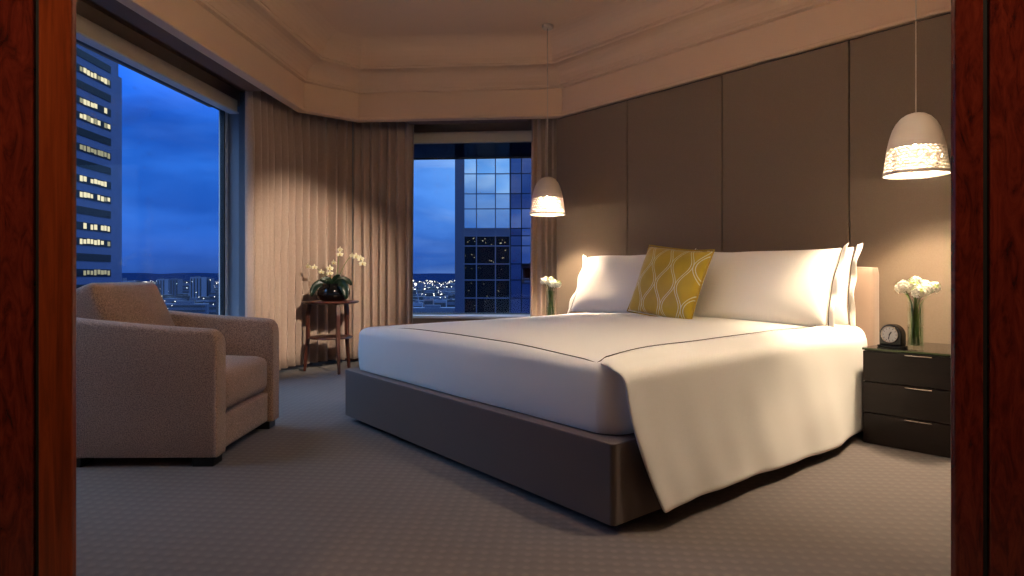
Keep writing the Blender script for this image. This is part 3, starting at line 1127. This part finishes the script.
# ------------------------------------------------------------------ pendant lamps
def pendant(X, Y, label):
    ZR = 1.440                     # height of the rim
    root = empty('pendant_lamp', (X, Y, ZR))
    tag(root, label, 'pendant lamp', 'perforated white bedside pendants')
    prof_ = [(0.153, 0.0), (0.1335, 0.145), (0.122, 0.20), (0.108, 0.245), (0.092, 0.277), (0.070, 0.304), (0.045, 0.321), (0.018, 0.329), (0.010, 0.330)]
    def rad(z):
        for (r0, z0), (r1, z1) in zip(prof_, prof_[1:]):
            if z <= z1: return r0 + (r1 - r0) * (z - z0) / (z1 - z0)
        return prof_[-1][0]
    b = bmesh.new()
    NC = 36; n2 = NC * 2
    zs0, rowh, nrow = 0.014, 0.0162, 8
    def ring(z):
        r = rad(z)
        return [b.verts.new((r * math.cos(2 * PI * i / n2), r * math.sin(2 * PI * i / n2), z)) for i in range(n2)]
    def band(a, c):
        for i in range(n2): b.faces.new((a[i], a[(i + 1) % n2], c[(i + 1) % n2], c[i]))
    r0 = ring(0.0); r1 = ring(zs0); band(r0, r1); lo = r1
    for k in range(nrow):
        zb = zs0 + k * rowh; zt = zb + rowh
        hi = ring(zt)
        off = k % 2
        hw = 0.42 - 0.12 * (k / (nrow - 1)); hh = 0.21 - 0.06 * (k / (nrow - 1))
        for c in range(NC):
            i0 = 2 * c + off
            q = [lo[i0 % n2], lo[(i0 + 1) % n2], lo[(i0 + 2) % n2], hi[(i0 + 2) % n2], hi[(i0 + 1) % n2], hi[i0 % n2]]
            ac = 2 * PI * (i0 + 1) / n2; da = 2 * PI / NC; zc = (zb + zt) / 2
            inner = []
            for (fa, fz) in ((-0.55, -1), (0.0, -1.05), (0.55, -1), (0.55, 1), (0.0, 1.05), (-0.55, 1)):
                aa = ac + da * hw * fa * 1.25; z = zc + fz * rowh * hh
                inner.append(b.verts.new((rad(z) * math.cos(aa), rad(z) * math.sin(aa), z)))
            for j in range(6):
                b.faces.new((q[j], q[(j + 1) % 6], inner[(j + 1) % 6], inner[j]))
        lo = hi
    z = zs0 + nrow * rowh
    for (r, zz) in prof_:
        if zz > z + 0.004:
            hi = ring(zz); band(lo, hi); lo = hi
    build('lamp_shade', b, M_SHADE, root, smooth=True, solid=0.003)
    b = bmesh.new(); lathe(b, [(0.0005, 0.322), (0.018, 0.322), (0.018, 0.21), (0.012, 0.172), (0.0005, 0.172)], 20)
    build('bulb_holder', b, M_CORD, root, smooth=True)
    b = bmesh.new()
    pr = [(max(0.0005, 0.012 * math.sin(PI * i / 12)), 0.158 - 0.012 * math.cos(PI * i / 12)) for i in range(12)] + [(0.0005, 0.17)]
    lathe(b, pr, 20)
    build('bulb', b, M_BULB, root, smooth=True)
    ld = bpy.data.lights.new('pendant_boost_spot', 'SPOT')  # added spot beside the bulb, boosts the light below the shade
    ld.energy = 80; ld.color = (1.0, 0.77, 0.52); ld.spot_size = math.radians(125); ld.spot_blend = 1.0; ld.shadow_soft_size = 0.045
    lo = bpy.data.objects.new('pendant_boost_spot', ld); COL.objects.link(lo)
    lo.parent = root; lo.location = (0, 0, 0.135)
    b = bmesh.new(); tube(b, [(0, 0, 0.328), (0, 0, 1.0), (0, 0, CEIL - ZR - 0.028)], 0.0034, 8)
    build('cord', b, M_CORD, root, smooth=True)
    b = bmesh.new(); lathe(b, [(0.0005, CEIL - ZR - 0.03), (0.044, CEIL - ZR - 0.03), (0.05, CEIL - ZR - 0.024), (0.05, CEIL - ZR - 0.001), (0.0005, CEIL - ZR - 0.001)], 28)
    build('ceiling_rose', b, M_CORD, root)
    return root


pendant(1.863, 3.533, 'large white perforated pendant lamp above the right nightstand, nearest the door')
pendant(-0.144, 5.526, 'white perforated pendant lamp hanging in front of the narrow curtain')

# ------------------------------------------------------------------ armchair
ac = empty('armchair', (-2.12, 3.255, 0), math.radians(6))
tag(ac, 'brown boucle tub armchair with loose back cushion under the left window', 'armchair')
HX, HY, TH_A, RC = 0.44, 0.43, 0.105, 0.22
path = []
for dx_ in (0, 0.006, 0.016, 0.032, 0.055): path.append((HX - dx_, -HY + TH_A / 2))
for i in range(1, 12): path.append((HX - 0.055 - (HX * 2 - RC - 0.055) * i / 11, -HY + TH_A / 2))
for i in range(1, 9):
    a = PI / 2 * i / 8
    path.append((-HX + RC - (RC - TH_A / 2) * math.sin(a), -HY + TH_A / 2 + (RC - TH_A / 2) * (1 - math.cos(a))))
half = path[:]
path = half + [(x, -y) for x, y in reversed(half)]
b = bmesh.new()
rows = []
NP = len(path)
for i, (x, y) in enumerate(path):
    a = Vector(path[max(0, i - 1)]); c = Vector(path[min(NP - 1, i + 1)])
    t = (c - a).normalized(); nr = Vector((t.y, -t.x))     # towards the outside? (clockwise path)
    out = Vector((x, y)) - nr * (-TH_A / 2); inn = Vector((x, y)) - nr * (TH_A / 2)
    k = (HX - x) / (2 * HX)
    zt = 0.648 + 0.075 * (k ** 1.3)
    ed = min(1.0, (HX - x) / 0.055)
    zt -= 0.05 * (1 - math.sqrt(max(0, 1 - (1 - ed) ** 2)))
    rr = 0.028
    z0 = 0.045
    row = []
    for (f, z) in ((0, z0), (0, 0.25), (0, 0.45), (0, zt - rr), (0.08, zt - rr * 0.35), (0.26, zt), (0.5, zt + 0.003), (0.74, zt), (0.92, zt - rr * 0.35), (1, zt - rr), (1, 0.45), (1, 0.25), (1, z0)):
        p = out.lerp(inn, f)
        if z < 0.1: p = p + (inn - out) * 0.0
        row.append((p.x, p.y, z))
    rows.append(row)
g = grid(b, rows, close_u=True)
b.faces.new(g[0]); b.faces.new(list(reversed(g[-1])))
build('arm_shell', b, M_CHAIR, ac, smooth=True, bevel=0.02)
b = bmesh.new(); rbox(b, 0.395, 0.322, 0.088, 0.015, (0.02, 0, 0.135), n=6)
build('seat_rail', b, M_CHAIR, ac, smooth=True)
b = bmesh.new(); rbox(b, 0.33, 0.316, 0.105, 0.05, (0.092, 0, 0.332), n=12, bulge=(0.012, 0, 0.035))
build('seat_cushion', b, M_CHAIR, ac, smooth=True)
b = bmesh.new()
rbox(b, 0.09, 0.30, 0.235, 0.04, (0, 0, 0), n=12, bulge=(0.05, 0.0, 0.004))
build('back_cushion', b, M_CHAIR, ac, smooth=True, loc=(-0.215, 0.0, 0.632), rot=(0, -math.radians(24), 0))
for sx in (-1, 1):
    for sy in (-1, 1):
        b = bmesh.new()
        xx = 0.36 if sx > 0 else -0.26
        box(b, xx - 0.04, xx + 0.06, sy * 0.37 - 0.05, sy * 0.37 + 0.05, 0.0, 0.0445)
        build('leg', b, M_BLACKWOOD, ac, bevel=0.004)

# ------------------------------------------------------------------ side table with orchid
stb = empty('side_table', (-2.221, 5.90, 0))
tag(stb, 'small round dark wood side table with three legs by the corner curtain', 'side table')
b = bmesh.new(); lathe(b, [(0.0005, 0.645), (0.225, 0.645), (0.255, 0.655), (0.262, 0.664), (0.258, 0.672), (0.0005, 0.672)], 48)
build('table_top', b, M_TABLE, stb)
b = bmesh.new(); lathe(b, [(0.0005, 0.315), (0.195, 0.315), (0.205, 0.322), (0.200, 0.333), (0.0005, 0.333)], 48)
build('shelf', b, M_TABLE, stb)
for (X, Y) in ((-2.475, 5.862), (-2.07, 5.70), (-2.119, 6.137)):
    b = bmesh.new()
    dx, dy = X + 2.221, Y - 5.90
    ln = math.hypot(dx, dy)
    ux, uy = dx / ln, dy / ln
    rows = []
    for z, r, h in ((0.0, 0.247, 0.012), (0.33, 0.216, 0.017), (0.55, 0.215, 0.018), (0.645, 0.20, 0.017)):
        cx, cy = ux * r, uy * r
        rows.append([(cx + ux * h * a - uy * h * c, cy + uy * h * a + ux * h * c, z) for a, c in ((-1, -1), (1, -1), (1, 1), (-1, 1))])
    g = grid(b, rows, close_u=True)
    b.faces.new(list(reversed(g[0]))); b.faces.new(g[-1])
    build('leg', b, M_TABLE, stb, bevel=0.004)

bw = empty('planter_bowl', (-2.20, 5.89, 0.6725))
tag(bw, 'glossy black round planter bowl on the three legged side table', 'planter')
b = bmesh.new()
lathe(b, [(0.0005, 0.0), (0.10, 0.0), (0.14, 0.022), (0.163, 0.065), (0.160, 0.105), (0.137, 0.140), (0.118, 0.152), (0.118, 0.166), (0.108, 0.166), (0.108, 0.150), (0.125, 0.135), (0.140, 0.105), (0.0005, 0.1)], 40)
build('bowl', b, M_BOWL, bw, smooth=True)
b = bmesh.new(); lathe(b, [(0.0005, 0.150), (0.06, 0.149), (0.107, 0.142), (0.107, 0.139), (0.0005, 0.139)], 24)
build('moss', b, M_SOIL, bw, smooth=True)

orc = empty('orchid', (-2.20, 5.89, 0.82))
tag(orc, 'white flowering orchid with dark leaves growing from the black bowl', 'orchid')
rc = random.Random(21)
RIGHT = Vector((CT, ST, 0)); TOC = Vector((ST, -CT, 0))


def leaf(b, pts, w):
    rows = []
    n_ = len(pts)
    for i, p in enumerate(pts):
        p = Vector(p)
        t = (Vector(pts[min(n_ - 1, i + 1)]) - Vector(pts[max(0, i - 1)])).normalized()
        sd = t.cross(Vector((0.2, -1, 0.35))).normalized()
        ww = w * math.sin(PI * (0.10 + 0.87 * i / (n_ - 1))) ** 0.7
        nn = sd.cross(t)
        rows.append([p - sd * ww, p - sd * ww * 0.5 - nn * 0.006, p - nn * 0.009, p + sd * ww * 0.5 - nn * 0.006, p + sd * ww])
    grid(b, rows)


def V3(r, c, z): return RIGHT * r + TOC * c + Vector((0, 0, z))


for pts, w in (([(0.02, 0.05, 0.0), (0.09, 0.10, 0.045), (0.14, 0.14, 0.01), (0.165, 0.15, -0.06), (0.165, 0.15, -0.125)], 0.045),
               ([(-0.02, 0.05, 0.0), (-0.08, 0.09, 0.035), (-0.13, 0.12, 0.0), (-0.155, 0.13, -0.06), (-0.16, 0.135, -0.10)], 0.036),
               ([(0.0, 0.03, 0.0), (0.03, 0.04, 0.05), (0.06, 0.06, 0.085), (0.09, 0.07, 0.09)], 0.034),
               ([(0.0, 0.03, 0.0), (-0.02, 0.06, 0.05), (-0.05, 0.08, 0.065), (-0.09, 0.10, 0.05)], 0.032),
               ([(0.0, -0.02, 0.0), (0.06, -0.06, 0.06), (0.12, -0.10, 0.05), (0.15, -0.12, 0.0)], 0.035)):
    b = bmesh.new()
    # resample for smooth bending
    P_, _ = smooth_path([V3(*p) for p in pts], 9)
    leaf(b, P_, w)
    build('leaf', b, M_LEAF, orc, smooth=True, solid=0.003)


def bloom(c, d, size):
    b = bmesh.new()
    d = Vector(d).normalized(); u = d.cross(Vector((0, 0, 1))).normalized(); v = u.cross(d).normalized()
    for k, (an, ln, wd) in enumerate(((90, 1.0, 0.42), (215, 1.0, 0.42), (325, 1.0, 0.42), (5, 1.0, 0.72), (175, 1.0, 0.72))):
        a = math.radians(an)
        dr_ = u * math.cos(a) + v * math.sin(a); e_ = -u * math.sin(a) + v * math.cos(a)
        rows = []
        for i in range(6):
            f = i / 5
            ww = size * wd * math.sin(PI * (0.1 + 0.85 * f)) * 0.62
            cc = dr_ * size * ln * f + d * size * (0.18 * math.sin(PI * f) + (0.02 if k > 2 else 0))
            rows.append([Vector(c) + cc - e_ * ww, Vector(c) + cc + d * size * 0.05, Vector(c) + cc + e_ * ww])
        grid(b, rows)
    o = build('blossom', b, M_ORCHID, orc, smooth=True)
    b = bmesh.new(); rbox(b, size * 0.16, size * 0.16, size * 0.2, size * 0.1, Vector(c) + d * size * 0.16 - v * size * 0.12, n=4)
    build('lip', b, M_ORCHIDC, o, smooth=True)


# flower spikes: right / towards camera / height offsets from the bowl mouth
for spts, blooms in (
        ([(0, 0, 0), (-0.06, 0.03, 0.10), (-0.13, 0.05, 0.16), (-0.21, 0.06, 0.185)], [(0.55, .03), (0.8, .03), (1.0, .034)]),
        ([(0.0, 0, 0), (-0.02, 0.02, 0.10), (-0.02, 0.03, 0.16), (0.02, 0.05, 0.21)], [(0.6, .034), (0.82, .036), (1.0, .034)]),
        ([(0.02, 0, 0), (0.05, 0.0, 0.16), (0.06, 0.02, 0.27), (0.09, 0.03, 0.33)], [(0.93, .034), (1.0, .034)]),
        ([(0.03, 0, 0), (0.10, 0.0, 0.18), (0.17, 0.02, 0.28), (0.26, 0.03, 0.29), (0.29, 0.04, 0.20)], [(0.70, .03), (0.80, .036), (0.9, .036), (1.0, .036)])):
    P_, _ = smooth_path([V3(*p) for p in spts], 24)
    b = bmesh.new(); tube(b, P_, 0.0032, 6)
    build('flower_stem', b, M_STEM, orc, smooth=True)
    for f, sz in blooms:
        p = P_[min(23, int(f * 23))]
        off = TOC * 0.012 + RIGHT * rc.uniform(-0.012, 0.012) + Vector((0, 0, rc.uniform(-0.01, 0.012)))
        bloom(p + off, TOC + RIGHT * rc.uniform(-0.5, 0.5) + Vector((0, 0, rc.uniform(-0.4, 0.1))), sz)

# ------------------------------------------------------------------ recessed downlights (out of view over the foot of the bed and added ones in the hall)
def downlight(x, y, z, power, label, ang=130, col=(1.0, 0.80, 0.57)):
    root = empty('downlight', (x, y, z))
    tag(root, label, 'downlight', 'recessed downlights')
    b = bmesh.new(); lathe(b, [(0.040, -0.001), (0.058, -0.001), (0.060, -0.004), (0.056, -0.009), (0.040, -0.006), (0.040, -0.001)], 28)
    build('trim_ring', b, M_CORD, root, smooth=True)
    b = bmesh.new(); lathe(b, [(0.0005, -0.003), (0.040, -0.003), (0.040, -0.001), (0.0005, -0.001)], 28)
    build('lens', b, M_LENS, root)
    ld = bpy.data.lights.new('downlight_lamp', 'SPOT')
    ld.energy = power; ld.color = col; ld.spot_size = math.radians(ang); ld.spot_blend = 1.0; ld.shadow_soft_size = 0.05
    lo = bpy.data.objects.new('downlight_lamp', ld); COL.objects.link(lo)
    lo.parent = root; lo.location = (0, 0, -0.02)


p = cam2w(1.5, 2.15); downlight(p.x, p.y, CEIL, 110, 'recessed ceiling downlight over the carpet before the right nightstand', ang=110)
p = cam2w(-0.98, 0.72); downlight(p.x, p.y, 2.6, 70, 'added downlight in the hall ceiling to light the left mahogany casing', ang=75, col=(1.0, 0.68, 0.42))  # added out of view to brighten the left casing
p = cam2w(0.98, 0.72); downlight(p.x, p.y, 2.6, 66, 'added downlight in the hall ceiling to light the right mahogany casing', ang=75, col=(1.0, 0.68, 0.42))  # added out of view to brighten the right casing


def spotlight(loc_, aim, power, ang, label):
    root = empty('ceiling_spotlight', loc_)
    tag(root, label, 'spotlight', 'swivelling ceiling spotlights')
    d = (Vector(aim) - (Vector(loc_) - Vector((0, 0, 0.09)))).normalized()
    q = (-d).to_track_quat('Z', 'Y')
    b = bmesh.new(); lathe(b, [(0.0005, -0.012), (0.045, -0.012), (0.05, -0.001), (0.0005, -0.001)], 24)
    build('mount', b, M_CORD, root)
    b = bmesh.new(); tube(b, [(0, 0, -0.012), (0, 0, -0.06)], 0.006, 8)
    build('arm', b, M_CORD, root)
    b = bmesh.new(); lathe(b, [(0.0005, 0.05), (0.030, 0.05), (0.034, 0.04), (0.036, -0.05), (0.032, -0.05), (0.030, -0.03), (0.0005, -0.03)], 24)
    h = build('head', b, M_CORD, root, loc=(0, 0, -0.09), smooth=False)
    h.rotation_euler = q.to_euler()
    b = bmesh.new(); lathe(b, [(0.0005, -0.034), (0.029, -0.034), (0.029, -0.031), (0.0005, -0.031)], 24)
    build('lens', b, M_LENS, h)
    ld = bpy.data.lights.new('spot_lamp', 'SPOT')
    ld.energy = power; ld.color = (1.0, 0.83, 0.64); ld.spot_size = math.radians(ang); ld.spot_blend = 0.7; ld.shadow_soft_size = 0.02
    lo = bpy.data.objects.new('spot_lamp', ld); COL.objects.link(lo)
    lo.parent = h; lo.location = (0, 0, -0.06)


p = cam2w(1.2, 1.75, CEIL)
q = cam2w(-2.0, 6.25, 0.86)
spotlight(p, q, 620, 21, 'swivelling ceiling spotlight by the doorway turned to the orchid')

# globe added out of view as soft fill for ceiling, chair and bed
p = cam2w(0.1, 2.3)
gl = empty('fill_globe', (p.x, p.y, CEIL)); tag(gl, 'added fill globe, unseen, hanging on a rod before the foot of the bed', 'added fill lamp')
b = bmesh.new(); lathe(b, [(0.0005, -0.03), (0.06, -0.03), (0.07, -0.001), (0.0005, -0.001)], 28)
build('ceiling_rose', b, M_CORD, gl)
b = bmesh.new(); tube(b, [(0, 0, -0.03), (0, 0, -0.66)], 0.008, 8)
build('stem', b, M_CORD, gl)
b = bmesh.new(); lathe(b, [(max(0.0005, 0.13 * math.sin(PI * i / 20)), -0.78 - 0.13 * math.cos(PI * i / 20)) for i in range(21)], 32)
build('globe', b, emit('fill_globe_glow', (1.0, 0.82, 0.60, 1), 30.0), gl, smooth=True)

# ------------------------------------------------------------------ the city outside
GZ = -62.0
bm = bmesh.new(); box(bm, -9000, 9000, 30, 9000, GZ - 1, GZ)
build('ground', bm, M_GROUND, kind='structure')
bm = bmesh.new()
rows = [[], [], []]
for i in range(90):
    a = math.radians(-75 + 115 * i / 89)
    dist = 7600
    h = GZ + 105 + 34 * noise.noise(Vector((i * 0.16, 1, 0))) + 14 * noise.noise(Vector((i * 0.55, 4, 0)))
    for r, (dd, z) in enumerate(((dist - 900, GZ - 0.5), (dist, h), (dist + 1400, h - 30))):
        rows[r].append((math.sin(a) * dd, math.cos(a) * dd, z))
grid(bm, rows)
build('hills', bm, M_HILL, kind='structure', smooth=True)


def px(u, v, d):           # camera-frame pixel at a distance -> building axes
    return cam2w((u - 512) / 634 * d, d, CAMZ + (277 - v) / 634 * d)


# office tower seen through the left window
def unit_rot(deg):
    a = math.radians(deg); return Vector((math.cos(a), math.sin(a), 0)), Vector((-math.sin(a), math.cos(a), 0))


p0 = px(122, 277, 162.4)
tw = empty('office_tower', (p0.x, p0.y, GZ), math.radians(7.3))
tag(tw, 'tall blue office tower with rows of lit windows outside the left window', 'office tower')
# local: y runs away along the visible face, face at x = 0 (normal +x); far corner at y = 0
FH = 3.6
bm = bmesh.new(); box(bm, -26, 0, -46, -1.6, 0, 175)
build('shaft', bm, M_TOWER, tw)
bm = bmesh.new(); box(bm, -24, -0.03, -1.6, 0, 0, 113.8)
build('corner_shaft', bm, M_TOWER, tw)
lit = {6: 1, 8: 1, 9: 1, 11: 2, 13: 1, 14: 1, 16: 1, 17: 1, 19: 2}
zr = 62.0 + 0.9 + (277 - 73) / 634 * 157.0         # the floor band whose right end shows at v = 73
for k in range(-4, 24):
    z = zr - (k - 4) * FH
    if z < 30: continue
    state = lit.get(k + 1, 0)
    bm = bmesh.new()
    box(bm, -0.1, 0.12, -17.5, -5.0, z, z + 1.75); box(bm, -0.1, 0.12, -44.5, -17.5, z, z + 1.75)
    o = build('window_band', bm, M_TOWERDARK, tw)
    bm = bmesh.new(); box(bm, -24.5, -1.5, -46.12, -45.9, z, z + 1.75)
    build('window_band', bm, M_TOWERDARK, tw)
    if state:
        rnd = random.Random(k * 13 + 5)
        for j in range(9):
            if rnd.random() < 0.12: continue
            bm = bmesh.new()
            y0 = -17.2 + j * 1.34
            box(bm, 0.10, 0.16, y0, y0 + rnd.uniform(0.85, 1.2), z + 0.25 + rnd.uniform(0, 0.3), z + rnd.uniform(1.35, 1.65))
            build('lit_window', bm, M_LIT if (state == 1 and rnd.random() < 0.8) else M_LITDIM, o)


BLOCKS = []


def block(name, u0, u1, vt, d, label, mat, parts='stripes', depth=None, nfl=6, vb=None, lights=0, seed=0):
    """a building whose facade spans u0..u1 with its roof line at v = vt"""
    a = px(u0, vt, d); c = px(u1, vt, d)
    w = (c - a).length
    ztop = a.z - GZ
    root = empty(name, ((a.x + c.x) / 2, (a.y + c.y) / 2, GZ), TH)
    tag(root, label, 'building', 'distant city buildings')
    dp = depth or w * 0.8
    BLOCKS.append(((a.x + c.x) / 2, (a.y + c.y) / 2 + dp / 2, w / 2 + dp / 2))
    bm = bmesh.new(); box(bm, -w / 2, w / 2, 0, dp, 0, ztop)
    build('wall', bm, mat, root)
    rnd = random.Random(seed)
    zb = 0 if vb is None else max(0, px(u0, vb, d).z - GZ)
    if parts == 'stripes':
        for i in range(nfl):
            x = -w / 2 + w * (i + 0.5) / nfl
            bm = bmesh.new(); box(bm, x - w / nfl * 0.22, x + w / nfl * 0.22, -0.4, 0.1, zb + 1, ztop - 3)
            build('window_strip', bm, M_CITYDARK, root)
    elif parts == 'bands':
        for i in range(nfl):
            z = zb + (ztop - zb) * (i + 0.5) / nfl; hh = (ztop - zb) / nfl * 0.22
            bm = bmesh.new(); box(bm, -w / 2 + w * .04, w / 2 - w * .04, -0.4, 0.1, z - hh, z + hh)
            build('window_band', bm, M_CITYDARK if mat != M_CITYDARK else M_CITYMID, root)
    bm = bmesh.new(); box(bm, -w * 0.2, w * 0.15, dp * 0.2, dp * 0.6, ztop, ztop + max(2.0, w * 0.06))
    build('roof_plant', bm, M_CITYMID, root)
    for i in range(lights):
        x = rnd.uniform(-w * .45, w * .45); z = rnd.uniform(zb + 2, ztop - 2)
        sz = d / 634 * 0.45
        bm = bmesh.new(); box(bm, x, x + sz, -0.8, -0.3, z, z + sz * 0.8)
        build('lit_window', bm, M_DOT, root)
    return root


block('apartment_tower', 190, 202, 277, 1400, 'pale striped apartment tower right of centre in the left window', M_CITYPALE, nfl=4, seed=1, lights=3)
block('apartment_tower', 202.5, 211, 278, 1430, 'blue grey striped tower touching the pale one in the left window', M_CITYMID, nfl=4, seed=2, lights=2)
block('apartment_tower', 157, 165, 279, 1500, 'slim pale tower over the armchair back in the left window', M_CITYPALE, nfl=3, seed=3, lights=3)
block('apartment_tower', 167, 178, 279, 1650, 'pale blue slab beside the slim tower in the left window', M_CITYMID, nfl=4, seed=4, lights=4)
block('office_block', 209, 216, 293, 700, 'dark banded block low beside the left window frame', M_CITYDARK, 'bands', nfl=8, seed=5, lights=2)
block('office_block', 180, 189, 285, 1800, 'grey block left of the striped tower in the left window', M_CITYMID, 'bands', nfl=5, seed=6, lights=3)
block('office_block', 140, 154, 284, 1300, 'dark low block behind the armchair cushion in the left window', M_CITYDARK, 'bands', nfl=5, seed=7, lights=5)
block('office_block', 160, 207, 304, 980, 'long low pale roofed hall below the striped tower', M_CITYMID, 'bands', nfl=3, seed=8, lights=4, depth=20)
block('office_block', 110, 128, 281, 420, 'pale flat roofed block at the foot of the tall office tower', M_CITYPALE, 'bands', nfl=9, seed=9, lights=0)
block('office_block', 424, 433, 299, 620, 'rose grey block beside the crane in the back window', M_CITYROSE, 'bands', nfl=6, seed=10, lights=0)
block('office_block', 434, 446, 300, 640, 'pale banded block right of the rose one in the back window', M_CITYPALE, 'bands', nfl=4, seed=11, lights=2)
block('office_block', 447, 455, 300, 700, 'dark block against the glass tower in the back window', M_CITYDARK, 'bands', nfl=5, seed=12, lights=2)
block('office_block', 411, 455, 308, 480, 'long dark colonnaded building along the sill of the back window', M_CITYMID, 'stripes', nfl=16, seed=13, lights=2, depth=14)
block('office_block', 411, 422, 303, 560, 'small pale block at the curtain edge of the back window', M_CITYPALE, 'bands', nfl=4, seed=14, lights=1)

# crane
cb = px(418.5, 300, 600)
cr_ = empty('tower_crane', (cb.x, cb.y, GZ), TH)
tag(cr_, 'white construction crane with raised jib in the back window', 'crane')
bm = bmesh.new(); tube(bm, [(0, 0, 0), (0, 0, cb.z - GZ)], 0.9, 6); build('mast', bm, M_CITYPALE, cr_)
bm = bmesh.new(); tube(bm, [(0, 0, cb.z - GZ), (-3.8, 0, cb.z - GZ + 18)], 0.5, 6); build('jib', bm, M_CITYPALE, cr_)
bm = bmesh.new(); rbox(bm, 0.9, 0.9, 0.9, 0.4, (-2.6, -1, cb.z - GZ + 15.0), n=3); build('jib_light', bm, M_DOT, cr_)

# uncountable low roofs of the city, and the lights on their fronts
rnd = random.Random(77)
bm = bmesh.new(); bl_ = bmesh.new()
placed = []
for i in range(1900):
    win = rnd.random() < 0.55
    u = rnd.uniform(100, 232) if win else (rnd.uniform(402, 458) if i % 2 else rnd.uniform(-380, 700))
    d = 10 ** rnd.uniform(2.98, 3.78)
    c = px(u, 277, d); w = rnd.uniform(6, 20) * (d / 1800) ** 0.5; h = rnd.uniform(6, 30) * (1.3 if d > 2500 else 0.8)
    if any(abs(c.x - q[0]) < w + q[2] + 2 and abs(c.y - q[1]) < w + q[2] + 2 for q in BLOCKS + placed): continue
    placed.append((c.x, c.y, w))
    box(bm, c.x - w, c.x + w, c.y - w, c.y + w, GZ, GZ + h, rnd.choice((0, 0, 1)))
    for k in range(rnd.choice((0, 1, 1, 2, 3)) + (2 if d > 2200 else 0)):
        sz = d / 634 * rnd.choice((0.14, 0.18, 0.24, 0.34))
        x = c.x + rnd.uniform(-w, w) * 0.9; z = GZ + h * rnd.uniform(0.5, 1.0)
        box(bl_, x - sz, x + sz, c.y - w - 1.5, c.y - w - 0.2, z - sz * 0.8, z + sz * 0.8)
o = build('city_roofs', bm, [M_CITYDARK, M_CITYMID], kind='stuff'); tag(o, 'mass of dark low roofs filling the distant city', 'roofs')
o = build('city_lights', bl_, M_DOT, kind='stuff'); tag(o, 'countless street and window lights scattered over the distant city', 'city lights')

# mirrored glass tower in the back window
GD = 60.0
g0 = px(455, 277, GD)
gt = empty('glass_tower', (g0.x, g0.y, GZ), TH * 0.6)
tag(gt, 'mirrored glass tower reflecting clouds, filling the right of the back window', 'glass tower')
sc_ = GD / 634


def gx(u): return (u - 455) * sc_
def gz(v): return CAMZ + (277 - v) * sc_ - GZ


cols = [464, 476.5, 495.5, 510]
cols2 = [510.6, 521.5, 534, 546, 558]
vrows = [100, 118, 137, 155.5, 174, 194, 209, 228.5, 236, 246, 264, 280, 298, 316, 334]
bm = bmesh.new(); box(bm, 0, gx(700), 3.0, 30, 0, gz(60))
build('core', bm, M_DKGLASS, gt)
bm = bmesh.new(); box(bm, 0, gx(464), -0.05, 3.0, 0, gz(60))
build('corner_pier', bm, M_SPAN, gt)
bm = bmesh.new(); box(bm, gx(464), gx(700), 0.1, 3.0, 0, gz(334)); build('lower_wall', bm, M_SPAN, gt)
bm = bmesh.new(); box(bm, gx(464), gx(700), 0.1, 3.0, gz(100), gz(60)); build('upper_wall', bm, M_SPAN, gt)
rnd = random.Random(5)


def gpane(u0, u1, v0, v1, mat, y=0.0):
    bm = bmesh.new()
    a, c, d, f = rnd.uniform(-.012, .012), rnd.uniform(-.012, .012), rnd.uniform(-.012, .012), rnd.uniform(-.012, .012)
    x0, x1, z0, z1 = gx(u0) + 0.045, gx(u1) - 0.045, gz(v1) + 0.045, gz(v0) - 0.045
    fr_ = [bm.verts.new((x0, y + a, z0)), bm.verts.new((x1, y + c, z0)), bm.verts.new((x1, y + d, z1)), bm.verts.new((x0, y + a + d - c, z1))]
    bk_ = [bm.verts.new((v.co.x, y + 0.06, v.co.z)) for v in fr_]
    bm.faces.new(fr_); bm.faces.new(bk_[::-1])
    for i in range(4): bm.faces.new((fr_[i], bk_[i], bk_[(i + 1) % 4], fr_[(i + 1) % 4]))
    return build('glass_panel', bm, mat, gt)


for r, (v0, v1) in enumerate(zip(vrows, vrows[1:])):
    for c, (u0, u1) in enumerate(zip(cols, cols[1:])):
        if v0 == 228.5: m_ = M_SPAN
        elif v0 < 228: m_ = M_MIRROR
        else: m_ = M_DKGLASS
        o = gpane(u0, u1, v0, v1, m_)
        if m_ == M_DKGLASS and v0 < 300:
            for q in range(5 if v0 < 240 else (3 if v0 < 262 else 2)):
                bm = bmesh.new()
                x = gx(rnd.uniform(u0 + 1, u1 - 2)); z = gz(rnd.uniform(v0 + 2, v1 - 1))
                box(bm, x, x + rnd.uniform(0.03, 0.12), -0.06, -0.02, z, z + 0.035)
                build('lamp_glint', bm, M_LITDIM if v0 > 246 else M_LIT, o)
for r in range(0, len(vrows) - 1):
    for c, (u0, u1) in enumerate(zip(cols2, cols2[1:])):
        v0, v1 = vrows[r], vrows[r + 1]
        rose = 209 <= v0 < 262 and (c == 1 or v0 == 209)
        gpane(u0, u1, v0, v1, M_MIRROR3 if rose else M_MIRROR2, y=-0.02)
bm = bmesh.new()
for u in cols: box(bm, gx(u) - 0.05, gx(u) + 0.05, -0.03, 0.1, gz(334), gz(100))
for v in vrows: box(bm, gx(464), gx(510), -0.025, 0.1, gz(v) - 0.05, gz(v) + 0.05)
build('mullion_grid', bm, M_MULL, gt)
bm = bmesh.new()
for u in cols2: box(bm, gx(u) - 0.035, gx(u) + 0.035, -0.05, 0.1, gz(334), gz(100))
for v in vrows: box(bm, gx(510), gx(558), -0.045, 0.1, gz(v) - 0.035, gz(v) + 0.035)
build('side_mullion_grid', bm, M_TOWERDARK, gt)
